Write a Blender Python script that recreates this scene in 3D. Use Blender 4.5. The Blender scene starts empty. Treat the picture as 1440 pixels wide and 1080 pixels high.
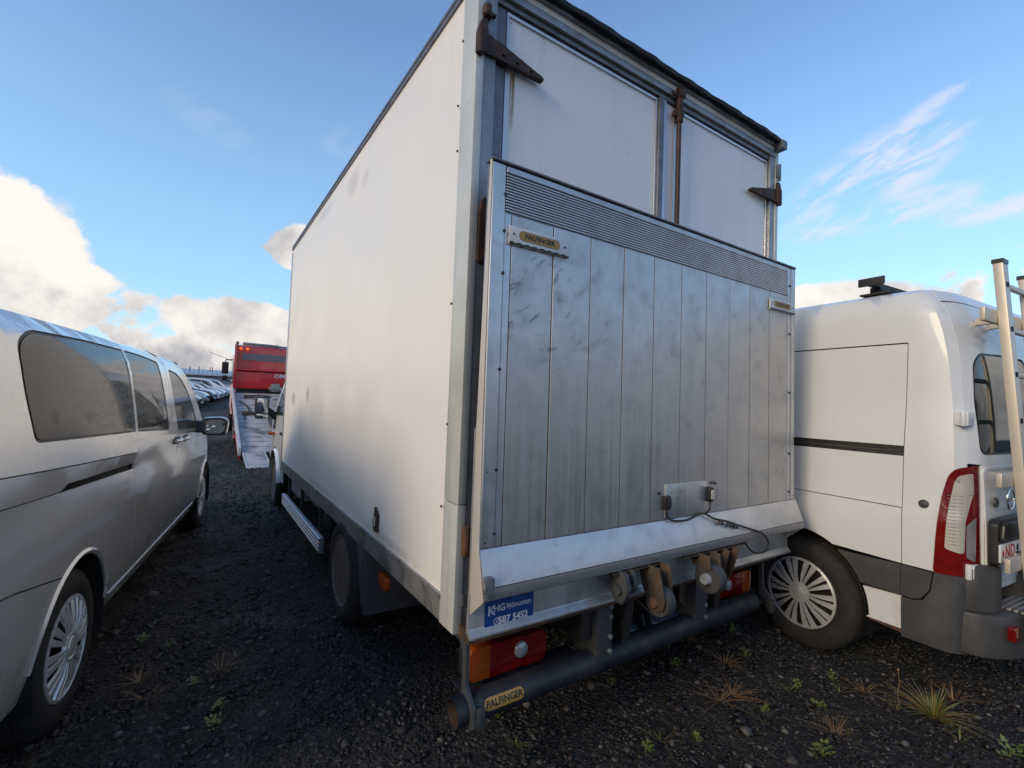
import bpy, bmesh, math, random
import numpy as np
from math import sin, cos, tan, pi, radians, sqrt, atan2, hypot
from mathutils import Vector, Matrix
from mathutils.geometry import delaunay_2d_cdt

random.seed(7)
rng = np.random.default_rng(11)
SC = bpy.context.scene
COL = SC.collection

# ------------------------------------------------------------------ camera
EYE = Vector((0, 0, 1.5))
_y = Vector((279 - 720, -(549 - 540), -668)).normalized()      # image direction of the world Y axis
_x = Vector((1733 - 720, -(603 - 540), -668)).normalized()     # image direction of the world X axis
_x = (_x - _y * _x.dot(_y)).normalized()
_z = _x.cross(_y)
RC = Matrix((_x, _y, _z))                                       # world = RC @ cam
cam = bpy.data.cameras.new('camera')
cam.lens = 668 / 1440 * 36
cam.sensor_width = 36
cam.clip_start = 0.05
cam.clip_end = 3000
camo = bpy.data.objects.new('camera', cam)
COL.objects.link(camo)
camo.matrix_world = Matrix.Translation(EYE) @ RC.to_4x4()
SC.camera = camo

def ray(px, py):
    return (RC @ Vector((px - 720, -(py - 540), -668))).normalized()

# ------------------------------------------------------------------ light
SUN_EL, SUN_AZ = 23.0, -99.0          # azimuth from +Y towards +X
SUN_STRENGTH = 0.98
SKY_STRENGTH = 0.13
SC.view_settings.view_transform = 'Standard'
SC.view_settings.look = 'None'
SC.view_settings.gamma = 1
SC.view_settings.use_curve_mapping = False
SC.view_settings.exposure = 1.04
sd = bpy.data.lights.new('sun', 'SUN')
sd.energy = SUN_STRENGTH
sd.angle = radians(22)
sd.color = (1.0, 0.82, 0.56)
so = bpy.data.objects.new('sun', sd)
COL.objects.link(so)
_e, _a = radians(SUN_EL), radians(SUN_AZ)
SUNDIR = Vector((cos(_e) * sin(_a), cos(_e) * cos(_a), sin(_e)))
so.rotation_euler = SUNDIR.to_track_quat('Z', 'Y').to_euler()
so.location = (-10, 0, 20)

world = bpy.data.worlds.new('World')
SC.world = world
world.use_nodes = True
WT = world.node_tree
WT.nodes.clear()

class NT:
    """tiny node expression helper"""
    def __init__(s, tree): s.t = tree
    def node(s, kind, **kw):
        n = s.t.nodes.new(kind)
        for k, v in kw.items(): setattr(n, k, v)
        return n
    def put(s, sock, v):
        if hasattr(v, 'is_output') or isinstance(v, bpy.types.NodeSocket): s.t.links.new(v, sock)
        elif v is not None: sock.default_value = v
    def m(s, op, a, b=None, c=None, clamp=False):
        n = s.node('ShaderNodeMath', operation=op); n.use_clamp = clamp
        s.put(n.inputs[0], a)
        if b is not None: s.put(n.inputs[1], b)
        if c is not None: s.put(n.inputs[2], c)
        return n.outputs[0]
    def dot(s, a, v):
        n = s.node('ShaderNodeVectorMath', operation='DOT_PRODUCT')
        s.put(n.inputs[0], a); s.put(n.inputs[1], v)
        return n.outputs['Value']
    def comb(s, x, y, z):
        n = s.node('ShaderNodeCombineXYZ')
        s.put(n.inputs[0], x); s.put(n.inputs[1], y); s.put(n.inputs[2], z)
        return n.outputs[0]
    def sep(s, v):
        n = s.node('ShaderNodeSeparateXYZ'); s.put(n.inputs[0], v); return n.outputs
    def noise(s, vec, scale, detail=4, rough=.55, dist=0, out='Fac'):
        n = s.node('ShaderNodeTexNoise')
        s.put(n.inputs['Vector'], vec); n.inputs['Scale'].default_value = scale
        n.inputs['Detail'].default_value = detail; n.inputs['Roughness'].default_value = rough
        n.inputs['Distortion'].default_value = dist
        return n.outputs[out]
    def voro(s, vec, scale, feature='F1', out='Distance', rnd=1.0):
        n = s.node('ShaderNodeTexVoronoi', feature=feature)
        s.put(n.inputs['Vector'], vec); n.inputs['Scale'].default_value = scale
        n.inputs['Randomness'].default_value = rnd
        return n.outputs[out]
    def ramp(s, x, lo, hi, a=0.0, b=1.0, smooth=True):
        n = s.node('ShaderNodeMapRange')
        n.interpolation_type = 'SMOOTHSTEP' if smooth else 'LINEAR'
        s.put(n.inputs['Value'], x)
        for i, v in enumerate((lo, hi, a, b)): s.put(n.inputs[1 + i], v)
        return n.outputs[0]
    def mix(s, f, a, b, mode='MIX'):
        n = s.node('ShaderNodeMix', data_type='RGBA', blend_type=mode)
        s.put(n.inputs[0], f)
        s.put(n.inputs[6], a if not isinstance(a, tuple) else (*a, 1)[:4])
        s.put(n.inputs[7], b if not isinstance(b, tuple) else (*b, 1)[:4])
        return n.outputs[2]
    def bump(s, h, strength, dist=.01, normal=None):
        n = s.node('ShaderNodeBump'); n.inputs['Strength'].default_value = strength
        n.inputs['Distance'].default_value = dist
        s.put(n.inputs['Height'], h)
        if normal is not None: s.put(n.inputs['Normal'], normal)
        return n.outputs[0]

def make_world():
    N = NT(WT)
    tc = N.node('ShaderNodeTexCoord').outputs['Generated']
    sky = N.node('ShaderNodeTexSky', sky_type='NISHITA')
    sky.sun_disc = False
    sky.sun_elevation = radians(SUN_EL)
    sky.sun_rotation = radians(SUN_AZ)
    sky.altitude = 0
    sky.air_density = 1.0
    sky.dust_density = 0.4
    sky.ozone_density = 3.4
    d = N.sep(tc)
    el = N.m('ARCSINE', d[2])
    big = N.noise(tc, 2.2, 2, .5)
    fine = N.noise(tc, 11.0, 7, .60, .25)
    # band of cumulus round the horizon; its top wanders between about 6 and 14 degrees
    top = N.ramp(big, .3, .7, .09, .21, False)
    # cloud bank grows past the left edge sunward, unseen height added as fill light
    bank = N.ramp(N.dot(tc, (-.93, -.36, 0)), .35, .9, 0, .42)
    top = N.m('ADD', top, bank)
    band = N.m('SUBTRACT', top, el)
    puff = N.m('MULTIPLY', N.m('SUBTRACT', fine, .5), .34)
    dens = N.ramp(N.m('ADD', band, puff), -.006, .024)
    # single cumulus heads: (centre px, radii in radians, roll, strength)
    def local(px, py, roll=0):
        c = ray(px, py)
        a = Vector((c.y, -c.x, 0)).normalized()
        b = c.cross(a); b = -b if b.z < 0 else b
        r = radians(roll)
        a2 = a * cos(r) + b * sin(r); b2 = b * cos(r) - a * sin(r)
        return N.dot(tc, tuple(a2)), N.dot(tc, tuple(b2)), N.dot(tc, tuple(c))
    def blob(px, py, ra, rb, roll=0, amp=1.5):
        u, v, w = local(px, py, roll)
        q = N.m('ADD', N.m('POWER', N.m('DIVIDE', u, ra), 2), N.m('POWER', N.m('DIVIDE', v, rb), 2))
        q = N.m('SUBTRACT', 1, N.m('SQRT', q))
        q = N.m('ADD', q, N.m('MULTIPLY', N.m('SUBTRACT', fine, .5), amp))
        return N.m('MULTIPLY', N.ramp(q, -.01, .14), N.ramp(w, .2, .4))
    for a in ((0, 345, .10, .10, 0, 1.0), (70, 392, .085, .034, 8, .9), (0, 420, .13, .06, 0, .9),
              (425, 350, .07, .045, 8, 1.3), (330, 455, .12, .05, 0, 1.0),
              (1160, 440, .17, .055, 0, .7)):
        dens = N.m('MAXIMUM', dens, blob(*a))
    # wisps of high cloud to the right
    wis = 0.0
    u, v, w = local(1235, 240, 24)
    st_n = N.noise(N.comb(N.m('MULTIPLY', u, 10), N.m('MULTIPLY', v, 27), w), 1.0, 7, .62, .5)
    for (px, py, ra, rb, roll, st) in ((1222, 252, .145, .065, 26, 1.0), (1285, 185, .10, .030, 34, .85), (1235, 300, .15, .030, 6, .9),
                                   (1420, 285, .09, .028, 3, .95), (300, 175, .09, .03, -20, .12), (480, 200, .05, .03, 0, .15)):
        u, v, w = local(px, py, roll)
        q = N.m('ADD', N.m('POWER', N.m('DIVIDE', u, ra), 2), N.m('POWER', N.m('DIVIDE', v, rb), 2))
        q = N.m('SUBTRACT', 1, q)
        q = N.m('MULTIPLY', N.ramp(q, -.1, .9), N.ramp(st_n, .40, .62))
        q = N.m('MULTIPLY', N.m('MULTIPLY', q, st), N.ramp(w, .2, .4))
        wis = N.m('MAXIMUM', wis, q)
    # cloud brightness: sunlit heads, greyer bellies
    lump = N.noise(tc, 8.0, 5, .60)
    side = N.noise(tc, 2.6, 3, .5)
    edge = N.ramp(N.m('ADD', band, puff), .0, .14, .14, -.06)
    shade = N.ramp(N.m('ADD', N.m('ADD', N.m('MULTIPLY', lump, .6), N.m('MULTIPLY', side, .4)), edge), .42, .72)
    ccol = N.mix(shade, (.40, .40, .44), (1.0, .95, .89))
    haze = N.ramp(el, 0.0, .75, .55, 0.0)
    bg = N.node('ShaderNodeBackground'); bg.inputs[1].default_value = SKY_STRENGTH
    WT.links.new(sky.outputs[0], bg.inputs[0])
    bc = N.node('ShaderNodeBackground'); bc.inputs[1].default_value = 0.50
    N.put(bc.inputs[0], ccol)
    bw = N.node('ShaderNodeBackground'); bw.inputs[1].default_value = 0.44
    bw.inputs[0].default_value = (.93, .93, 1.0, 1)
    bh = N.node('ShaderNodeBackground'); bh.inputs[1].default_value = 0.46
    bh.inputs[0].default_value = (.42, .74, 1.0, 1)
    def mixs(f, a, b):
        n = N.node('ShaderNodeMixShader'); N.put(n.inputs[0], f)
        WT.links.new(a.outputs[0], n.inputs[1]); WT.links.new(b.outputs[0], n.inputs[2]); return n
    s1 = mixs(haze, bg, bh)
    s2 = mixs(N.m('MULTIPLY', wis, .8), s1, bw)
    s3 = mixs(dens, s2, bc)
    o = N.node('ShaderNodeOutputWorld')
    WT.links.new(s3.outputs[0], o.inputs[0])
make_world()

# ------------------------------------------------------------------ materials
def new_mat(name):
    m = bpy.data.materials.new(name); m.use_nodes = True
    t = m.node_tree
    b = t.nodes['Principled BSDF']
    return m, NT(t), b

def c4(c): return (c, c, c, 1) if not isinstance(c, tuple) else (*c, 1)[:4]

def mat(name, col, rough=.5, metal=0.0, coat=0.0, spec=.5, var=None, bump=None, dirt=None, specks=None, rust=None, emit=None, trans=0, streak=None, spots=()):
    """var=(scale, colour2, lo, hi); bump=(scale, strength, dist); dirt=(scale, colour, lo, hi); streak=(colour, amount)"""
    m, N, b = new_mat(name)
    tc = N.node('ShaderNodeTexCoord').outputs['Object']
    c = c4(col)
    if var: c = N.mix(N.ramp(N.noise(tc, var[0], 6, .6), var[2], var[3]), c, c4(var[1]))
    if dirt: c = N.mix(N.ramp(N.noise(tc, dirt[0], 8, .65, .6), dirt[2], dirt[3]), c, c4(dirt[1]))
    if streak:
        s = N.sep(tc)
        v = N.comb(N.m('MULTIPLY', s[0], 14), N.m('MULTIPLY', s[1], 14), N.m('MULTIPLY', s[2], .7))
        c = N.mix(N.m('MULTIPLY', N.ramp(N.noise(v, 1.0, 5, .6), .50, .85), streak[1]), c, c4(streak[0]))
    if rust: c = N.mix(N.ramp(N.noise(tc, rust[0], 8, .7), rust[2], rust[3]), c, c4(rust[1]))
    if specks:
        d = N.voro(tc, specks[0])
        k = N.voro(tc, specks[0], out='Color')
        keep = N.m('GREATER_THAN', N.sep(k)[0], specks[2])
        c = N.mix(N.m('MULTIPLY', N.ramp(d, specks[3], specks[3] * .6), keep), c, c4(specks[1]))
    for (sx, sy, sz), (rx, ry, rz), scol, st_ in spots:
        q = N.sep(tc)
        dd = N.m('ADD', N.m('ADD', N.m('POWER', N.m('DIVIDE', N.m('SUBTRACT', q[0], sx), rx), 2), N.m('POWER', N.m('DIVIDE', N.m('SUBTRACT', q[1], sy), ry), 2)), N.m('POWER', N.m('DIVIDE', N.m('SUBTRACT', q[2], sz), rz), 2))
        dd = N.m('ADD', dd, N.m('MULTIPLY', N.noise(tc, 9, 6, .65), 1.1))
        c = N.mix(N.m('MULTIPLY', N.ramp(dd, 1.5, .35), st_), c, c4(scol))
    N.put(b.inputs['Base Color'], c)
    r = rough
    if var or dirt: r = N.ramp(N.noise(tc, (var or dirt)[0] * 1.7, 5, .6), .3, .7, max(0, rough - .08), min(1, rough + .10))
    N.put(b.inputs['Roughness'], r)
    b.inputs['Metallic'].default_value = metal
    b.inputs['Specular IOR Level'].default_value = spec
    b.inputs['Coat Weight'].default_value = coat
    b.inputs['Coat Roughness'].default_value = .06
    if trans: b.inputs['Transmission Weight'].default_value = trans
    if emit:
        b.inputs['Emission Color'].default_value = c4(emit[0]); b.inputs['Emission Strength'].default_value = emit[1]
    if bump: N.put(b.inputs['Normal'], N.bump(N.noise(tc, bump[0], 6, .6), bump[1], bump[2]))
    return m

def mat_paint(name, col, metal, rough, drops=0.0, dirtcol=(.16, .13, .10), dirt=.25, coat=1.0):
    m, N, b = new_mat(name)
    tc = N.node('ShaderNodeTexCoord').outputs['Object']
    z = N.sep(tc)[2]
    low = N.ramp(z, .25, .75, 1.0, .12)
    f = N.m('MULTIPLY', N.m('MULTIPLY', N.ramp(N.noise(tc, 6, 8, .68, .5), .38, .75), low), dirt)
    c = N.mix(f, c4(col), c4(dirtcol))
    N.put(b.inputs['Base Color'], c)
    N.put(b.inputs['Roughness'], N.m('ADD', N.m('MULTIPLY', f, .5), rough))
    b.inputs['Metallic'].default_value = metal
    b.inputs['Coat Weight'].default_value = coat
    b.inputs['Coat Roughness'].default_value = .04
    h = N.noise(tc, 380, 2, .5)
    nb = N.bump(h, .05, .0006)
    if drops:
        d = N.voro(tc, 95); k = N.sep(N.voro(tc, 95, out='Color'))[0]
        q = N.m('MULTIPLY', N.ramp(d, .42, .05), N.ramp(k, .35, .6))
        q = N.m('MULTIPLY', q, N.ramp(z, 1.0, 1.5))
        nb = N.bump(q, drops, .0016, nb)
    N.put(b.inputs['Normal'], nb)
    N.put(b.inputs['Coat Normal'], nb)
    return m

def mat_glass(name, col, drops=0.0, rough=.02):
    m, N, b = new_mat(name)
    tc = N.node('ShaderNodeTexCoord').outputs['Object']
    b.inputs['Base Color'].default_value = c4(col)
    N.put(b.inputs['Roughness'], N.ramp(N.noise(tc, 5, 5), .3, .8, rough, rough + .08))
    b.inputs['IOR'].default_value = 1.5
    b.inputs['Specular IOR Level'].default_value = .42
    b.inputs['Coat Weight'].default_value = .0
    b.inputs['Coat Roughness'].default_value = .0
    if drops:
        d = N.voro(tc, 120); k = N.sep(N.voro(tc, 120, out='Color'))[0]
        q = N.m('MULTIPLY', N.ramp(d, .45, .05), N.ramp(k, .25, .5))
        nb = N.bump(q, drops, .0014)
        N.put(b.inputs['Normal'], nb); N.put(b.inputs['Coat Normal'], nb)
    return m

def mat_alu(name, col, rough=.38, smear=0.0, axis=2, stains=True, specks=True):
    """weathered aluminium, brushed along an axis"""
    m, N, b = new_mat(name)
    tc = N.node('ShaderNodeTexCoord').outputs['Object']
    s = N.sep(tc)
    k = [60.0, 60.0, 60.0]; k[axis] = 1.5
    v = N.comb(*[N.m('MULTIPLY', s[i], k[i]) for i in range(3)])
    br = N.noise(v, 1.0, 5, .6)
    blot = N.noise(tc, 2.3, 8, .62, .8)
    blot2 = N.noise(tc, 11, 6, .65, .4)
    c = N.mix(N.ramp(br, .3, .7), c4(tuple(x * .95 for x in col)), c4(tuple(min(1, x * 1.05) for x in col)))
    c = N.mix(N.m('MULTIPLY', N.ramp(blot, .38, .78), .30 if stains else .15), c, (.20, .20, .215, 1))
    c = N.mix(N.m('MULTIPLY', N.ramp(blot2, .52, .80), .30 if stains else .12), c, (.13, .13, .14, 1))
    if smear:
        # scuffed arcs by the upper left corner
        rot = N.comb(N.m('ADD', N.m('MULTIPLY', s[0], 5.5), N.m('MULTIPLY', s[2], 5.0)), 0, N.m('SUBTRACT', N.m('MULTIPLY', s[2], 17), N.m('MULTIPLY', s[0], 13)))
        sw = N.noise(rot, 1.0, 4, .55, .9)
        arc = N.m('MULTIPLY', N.ramp(sw, .57, .64), N.ramp(N.noise(tc, 9, 4, .6), .38, .55))
        reg = N.m('MULTIPLY', N.ramp(s[0], .75, .15), N.m('MULTIPLY', N.ramp(s[2], 1.50, 1.75), N.ramp(s[2], 2.16, 2.02)))
        c = N.mix(N.m('MULTIPLY', N.m('MULTIPLY', arc, reg), smear), c, (.075, .078, .085, 1))
    if specks:
        d = N.voro(tc, 26); kk = N.sep(N.voro(tc, 26, out='Color'))[1]
        c = N.mix(N.m('MULTIPLY', N.ramp(d, .14, .07), N.m('GREATER_THAN', kk, .62)), c, (.07, .07, .075, 1))
    N.put(b.inputs['Base Color'], c)
    b.inputs['Metallic'].default_value = .78
    N.put(b.inputs['Roughness'], N.ramp(N.m('ADD', N.m('MULTIPLY', blot2, .6), N.m('MULTIPLY', br, .4)), .3, .7, rough - .07, rough + .16))
    N.put(b.inputs['Normal'], N.bump(N.m('ADD', N.m('MULTIPLY', br, .25), blot), .06, .004))
    return m

MT = {}
MT['silver'] = mat_paint('silver_paint', (.80, .79, .765), .52, .22, drops=.35, dirt=.35)
MT['white'] = mat_paint('white_van_paint', (.66, .68, .695), 0, .40, coat=.35, dirt=.45, dirtcol=(.30, .25, .18))
MT['cabwhite'] = mat_paint('cab_paint', (.74, .75, .77), 0, .35, dirt=.35)
MT['glass'] = mat_glass('tinted_glass', (.018, .018, .017), drops=.22)
MT['glassf'] = mat_glass('door_glass', (.045, .05, .045), drops=.1)
MT['glassv'] = mat_glass('van_rear_glass', (.02, .026, .024))
MT['mirror'] = mat('mirror_glass', (.75, .78, .78), .02, 1.0)
MT['black'] = mat('black_plastic', (.016, .016, .017), .42, var=(8, (.03, .03, .03), .4, .8), bump=(220, .1, .001))
MT['trim'] = mat('grey_bumper_plastic', (.048, .049, .052), .55, var=(5, (.075, .075, .075), .4, .8), bump=(260, .2, .001), streak=((.13, .12, .11), .3))
MT['lining'] = mat('dark_void', (.006, .006, .006), .9)
MT['tyre'] = mat('tyre_rubber', (.015, .0145, .0145), .78, var=(9, (.035, .03, .027), .5, .85), bump=(60, .3, .002))
MT['hub'] = mat('hubcap_silver', (.62, .62, .63), .32, .5, coat=.2, dirt=(14, (.25, .22, .19), .58, .9))
MT['rimdark'] = mat('dark_steel_rim', (.035, .03, .028), .6, .3, rust=(20, (.10, .05, .03), .5, .7))
MT['rustrim'] = mat('dirty_truck_rim', (.16, .14, .125), .65, .3, rust=(9, (.10, .055, .035), .4, .7))
MT['chrome'] = mat('chrome', (.75, .75, .76), .12, 1.0)
MT['seamlight'] = mat('sill_highlight', (.62, .62, .60), .25, .7)
MT['lampred'] = mat('red_lens', (.17, .004, .004), .12, coat=.5, var=(18, (.12, .003, .003), .4, .7))
MT['lampclear'] = mat('clear_ribbed_lens', (.66, .62, .52), .14, .25, coat=.8)
MT['lampgrey'] = mat('smoky_lens', (.33, .31, .31), .15, .2, coat=.8)
MT['lampamber'] = mat('amber_lens', (.30, .055, .006), .16, coat=.5, var=(18, (.30, .05, .008), .4, .8))
MT['lampwhite'] = mat('round_white_lens', (.30, .32, .35), .22, .2, coat=.4)
MT['grp'] = mat('white_box_panel', (.83, .79, .73), .36, coat=.0, var=(1.1, (.80, .76, .705), .35, .75), streak=((.55, .53, .48), .16),
                specks=(13, (.14, .12, .10), .86, .035), spots=[((0, 1.95, 3.06), (1, .22, .13), (.42, .40, .38), .45), ((0, 1.62, 2.98), (1, .10, .08), (.46, .44, .42), .4), ((0, 2.9, 3.14), (1, .5, .06), (.45, .43, .40), .4), ((0, .9, .74), (1, .6, .04), (.40, .36, .30), .5), ((0, 2.6, .74), (1, .9, .035), (.40, .36, .30), .5), ((0, 3.25, 1.50), (1, .12, .10), (.42, .36, .27), .7), ((0, 4.05, 1.45), (1, .16, .11), (.40, .36, .29), .7)], bump=(30, .02, .001))
MT['door'] = mat('rear_door_panel', (.84, .83, .83), .38, coat=.0, var=(1.5, (.78, .775, .78), .35, .75), streak=((.45, .43, .40), .28),
                 specks=(11, (.12, .12, .13), .84, .05), bump=(60, .02, .001))
MT['post'] = mat('aged_green_white_profile', (.60, .60, .555), .42, .15, var=(2.2, (.46, .48, .44), .35, .75), streak=((.26, .27, .22), .55),
                 specks=(13, (.08, .07, .06), .88, .05))
MT['steel'] = mat('galvanised_post', (.30, .32, .34), .45, .55, var=(7, (.20, .21, .22), .4, .75), streak=((.10, .085, .05), .7))
MT['skirt'] = mat('dirty_skirt_rail', (.33, .32, .315), .45, .55, dirt=(5, (.12, .11, .105), .42, .72), specks=(20, (.05, .045, .04), .6, .09))
MT['frame'] = mat('grey_door_frame', (.19, .195, .215), .45, .5, var=(9, (.12, .12, .13), .4, .7))
MT['edge'] = mat('aluminium_edge', (.62, .62, .64), .32, .75, streak=((.3, .3, .3), .4))
MT['rubber'] = mat('black_rubber_seal', (.018, .02, .022), .6, bump=(30, .5, .006))
MT['rust'] = mat('rusty_hinge', (.035, .018, .014), .62, .25, rust=(16, (.16, .055, .025), .48, .74), var=(28, (.06, .035, .03), .4, .7), bump=(90, .4, .003))
MT['rustlight'] = mat('light_rust', (.13, .06, .03), .8, .05, rust=(14, (.045, .028, .022), .40, .65), bump=(90, .4, .003))
MT['rod'] = mat('dark_lock_rod', (.055, .035, .03), .55, .4, rust=(9, (.13, .05, .03), .5, .7))
MT['plank'] = mat_alu('platform_plank', (.50, .49, .485), .38, smear=.6)
MT['rib'] = mat_alu('ribbed_strip', (.50, .50, .505), .40, axis=0)
MT['lip'] = mat_alu('ramp_lip', (.60, .605, .63), .42, axis=0, specks=False)
MT['lipedge'] = mat_alu('lip_edge', (.30, .305, .32), .42, axis=0)
MT['galv'] = mat_alu('galvanised_edge', (.55, .56, .58), .34, axis=2)
MT['sideplate'] = mat('platform_side', (.56, .50, .44), .5, .2, streak=((.28, .22, .17), .5), specks=(24, (.1, .06, .04), .8, .08))
MT['beam'] = mat('rear_beam', (.40, .42, .43), .38, .55, streak=((.2, .2, .2), .6), dirt=(4, (.25, .24, .23), .45, .75))
MT['bluesteel'] = mat('dark_blue_steel', (.008, .011, .018), .52, .1, coat=.0, var=(7, (.035, .035, .04), .4, .7))
MT['bluebar'] = mat('bright_blue_steel', (.13, .17, .24), .35, .5, var=(6, (.07, .08, .11), .45, .7))
MT['tan'] = mat('tan_bracket', (.085, .055, .036), .6, .1, rust=(10, (.045, .03, .022), .40, .65), bump=(80, .3, .002))
MT['roller'] = mat('grey_rubber_roller', (.045, .047, .052), .6, var=(16, (.05, .05, .05), .4, .7))
MT['chassis'] = mat('chassis_black', (.018, .017, .016), .6, rust=(7, (.05, .03, .02), .5, .8))
MT['bracket'] = mat('grey_lamp_bracket', (.065, .068, .07), .55, .3, rust=(14, (.12, .09, .07), .6, .8))
MT['mud'] = mat('mudguard_plastic', (.055, .057, .062), .6, dirt=(5, (.10, .09, .08), .45, .75))
MT['tank'] = mat('plastic_tank', (.30, .33, .36), .45, dirt=(5, (.12, .12, .12), .45, .8))
MT['rail'] = mat_alu('side_guard', (.42, .44, .47), .36, axis=1)
MT['plate'] = mat('white_label_plate', (.62, .63, .66), .45)
MT['ochre'] = mat('ochre_label', (.40, .23, .05), .45, var=(20, (.40, .22, .05), .4, .75))
MT['ink'] = mat('dark_ink', (.02, .014, .012), .5)
MT['sticker'] = mat('blue_sticker', (.010, .055, .22), .35, var=(12, (.015, .07, .25), .4, .7))
MT['inkwhite'] = mat('white_ink', (.62, .64, .68), .5)
MT['inkred'] = mat('red_ink', (.50, .03, .04), .5)
MT['platebg'] = mat('number_plate_white', (.70, .70, .70), .35)
MT['cable'] = mat('black_cable', (.012, .012, .013), .5)
MT['ladder'] = mat('ladder_aluminium', (.56, .50, .42), .42, .35, streak=((.35, .3, .25), .4))
MT['red'] = mat_paint('red_truck_paint', (.52, .012, .016), 0, .35, dirt=.3)
MT['greystripe'] = mat('grey_mesh_window', (.19, .17, .175), .5, .1)
MT['bed'] = mat('worn_bed_plank', (.50, .48, .47), .55, .15, dirt=(3, (.13, .11, .11), .42, .72), specks=(12, (.1, .06, .05), .7, .06), streak=((.16, .13, .12), .5))
MT['towrail'] = mat('pale_bed_rail', (.58, .57, .58), .45, .2, dirt=(4, (.4, .35, .35), .5, .8))
MT['pink'] = mat('faded_pink_white_panel', (.60, .40, .42), .5)
MT['wallblue'] = mat('metal_wall', (.27, .32, .40), .5, .1, var=(.3, (.22, .27, .34), .3, .7))
MT['wallpale'] = mat('pale_wall_panel', (.52, .54, .56), .5)
MT['roofm'] = mat('metal_roof', (.38, .42, .48), .4, .3)
MT['dark'] = mat('dark_building', (.05, .05, .06), .6)
MT['leaf'] = mat('bush_leaf', (.11, .12, .035), .6)
MT['bark'] = mat('bark', (.05, .04, .03), .8)
MT['palestone'] = mat('pale_stone', (.085, .08, .075), .7, var=(30, (.07, .065, .06), .4, .7), bump=(80, .4, .004))
MT['lampbeacon'] = mat('lit_amber_marker', (.8, .2, .02), .2, emit=((1.0, .12, .02), .35))
MT['lampbeaconred'] = mat('lit_red_marker', (.7, .03, .03), .2, emit=((1.0, .05, .04), .2))

# ------------------------------------------------------------------ geometry helpers
def thing(name, label, cat, loc=(0, 0, 0), rz=0.0, group=None):
    o = bpy.data.objects.new(name, None); COL.objects.link(o)
    o.empty_display_size = .2
    o.location = loc; o.rotation_euler = (0, 0, rz)
    o['label'] = label; o['category'] = cat
    if group: o['group'] = group
    return o

def link(name, me, mats, parent=None, label=None, kind=None, loc=None):
    o = bpy.data.objects.new(name, me); COL.objects.link(o)
    if mats is not None and len(me.materials) == 0:
        for m in (mats if isinstance(mats, (list, tuple)) else [mats]): me.materials.append(m)
    if parent: o.parent = parent
    if label: o['label'] = label
    if kind: o['kind'] = kind
    if loc is not None: o.location = loc
    return o

def copy_tree(o, parent=None):
    c = o.copy(); COL.objects.link(c); c.parent = parent
    for ch in o.children: copy_tree(ch, c)
    return c

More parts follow.
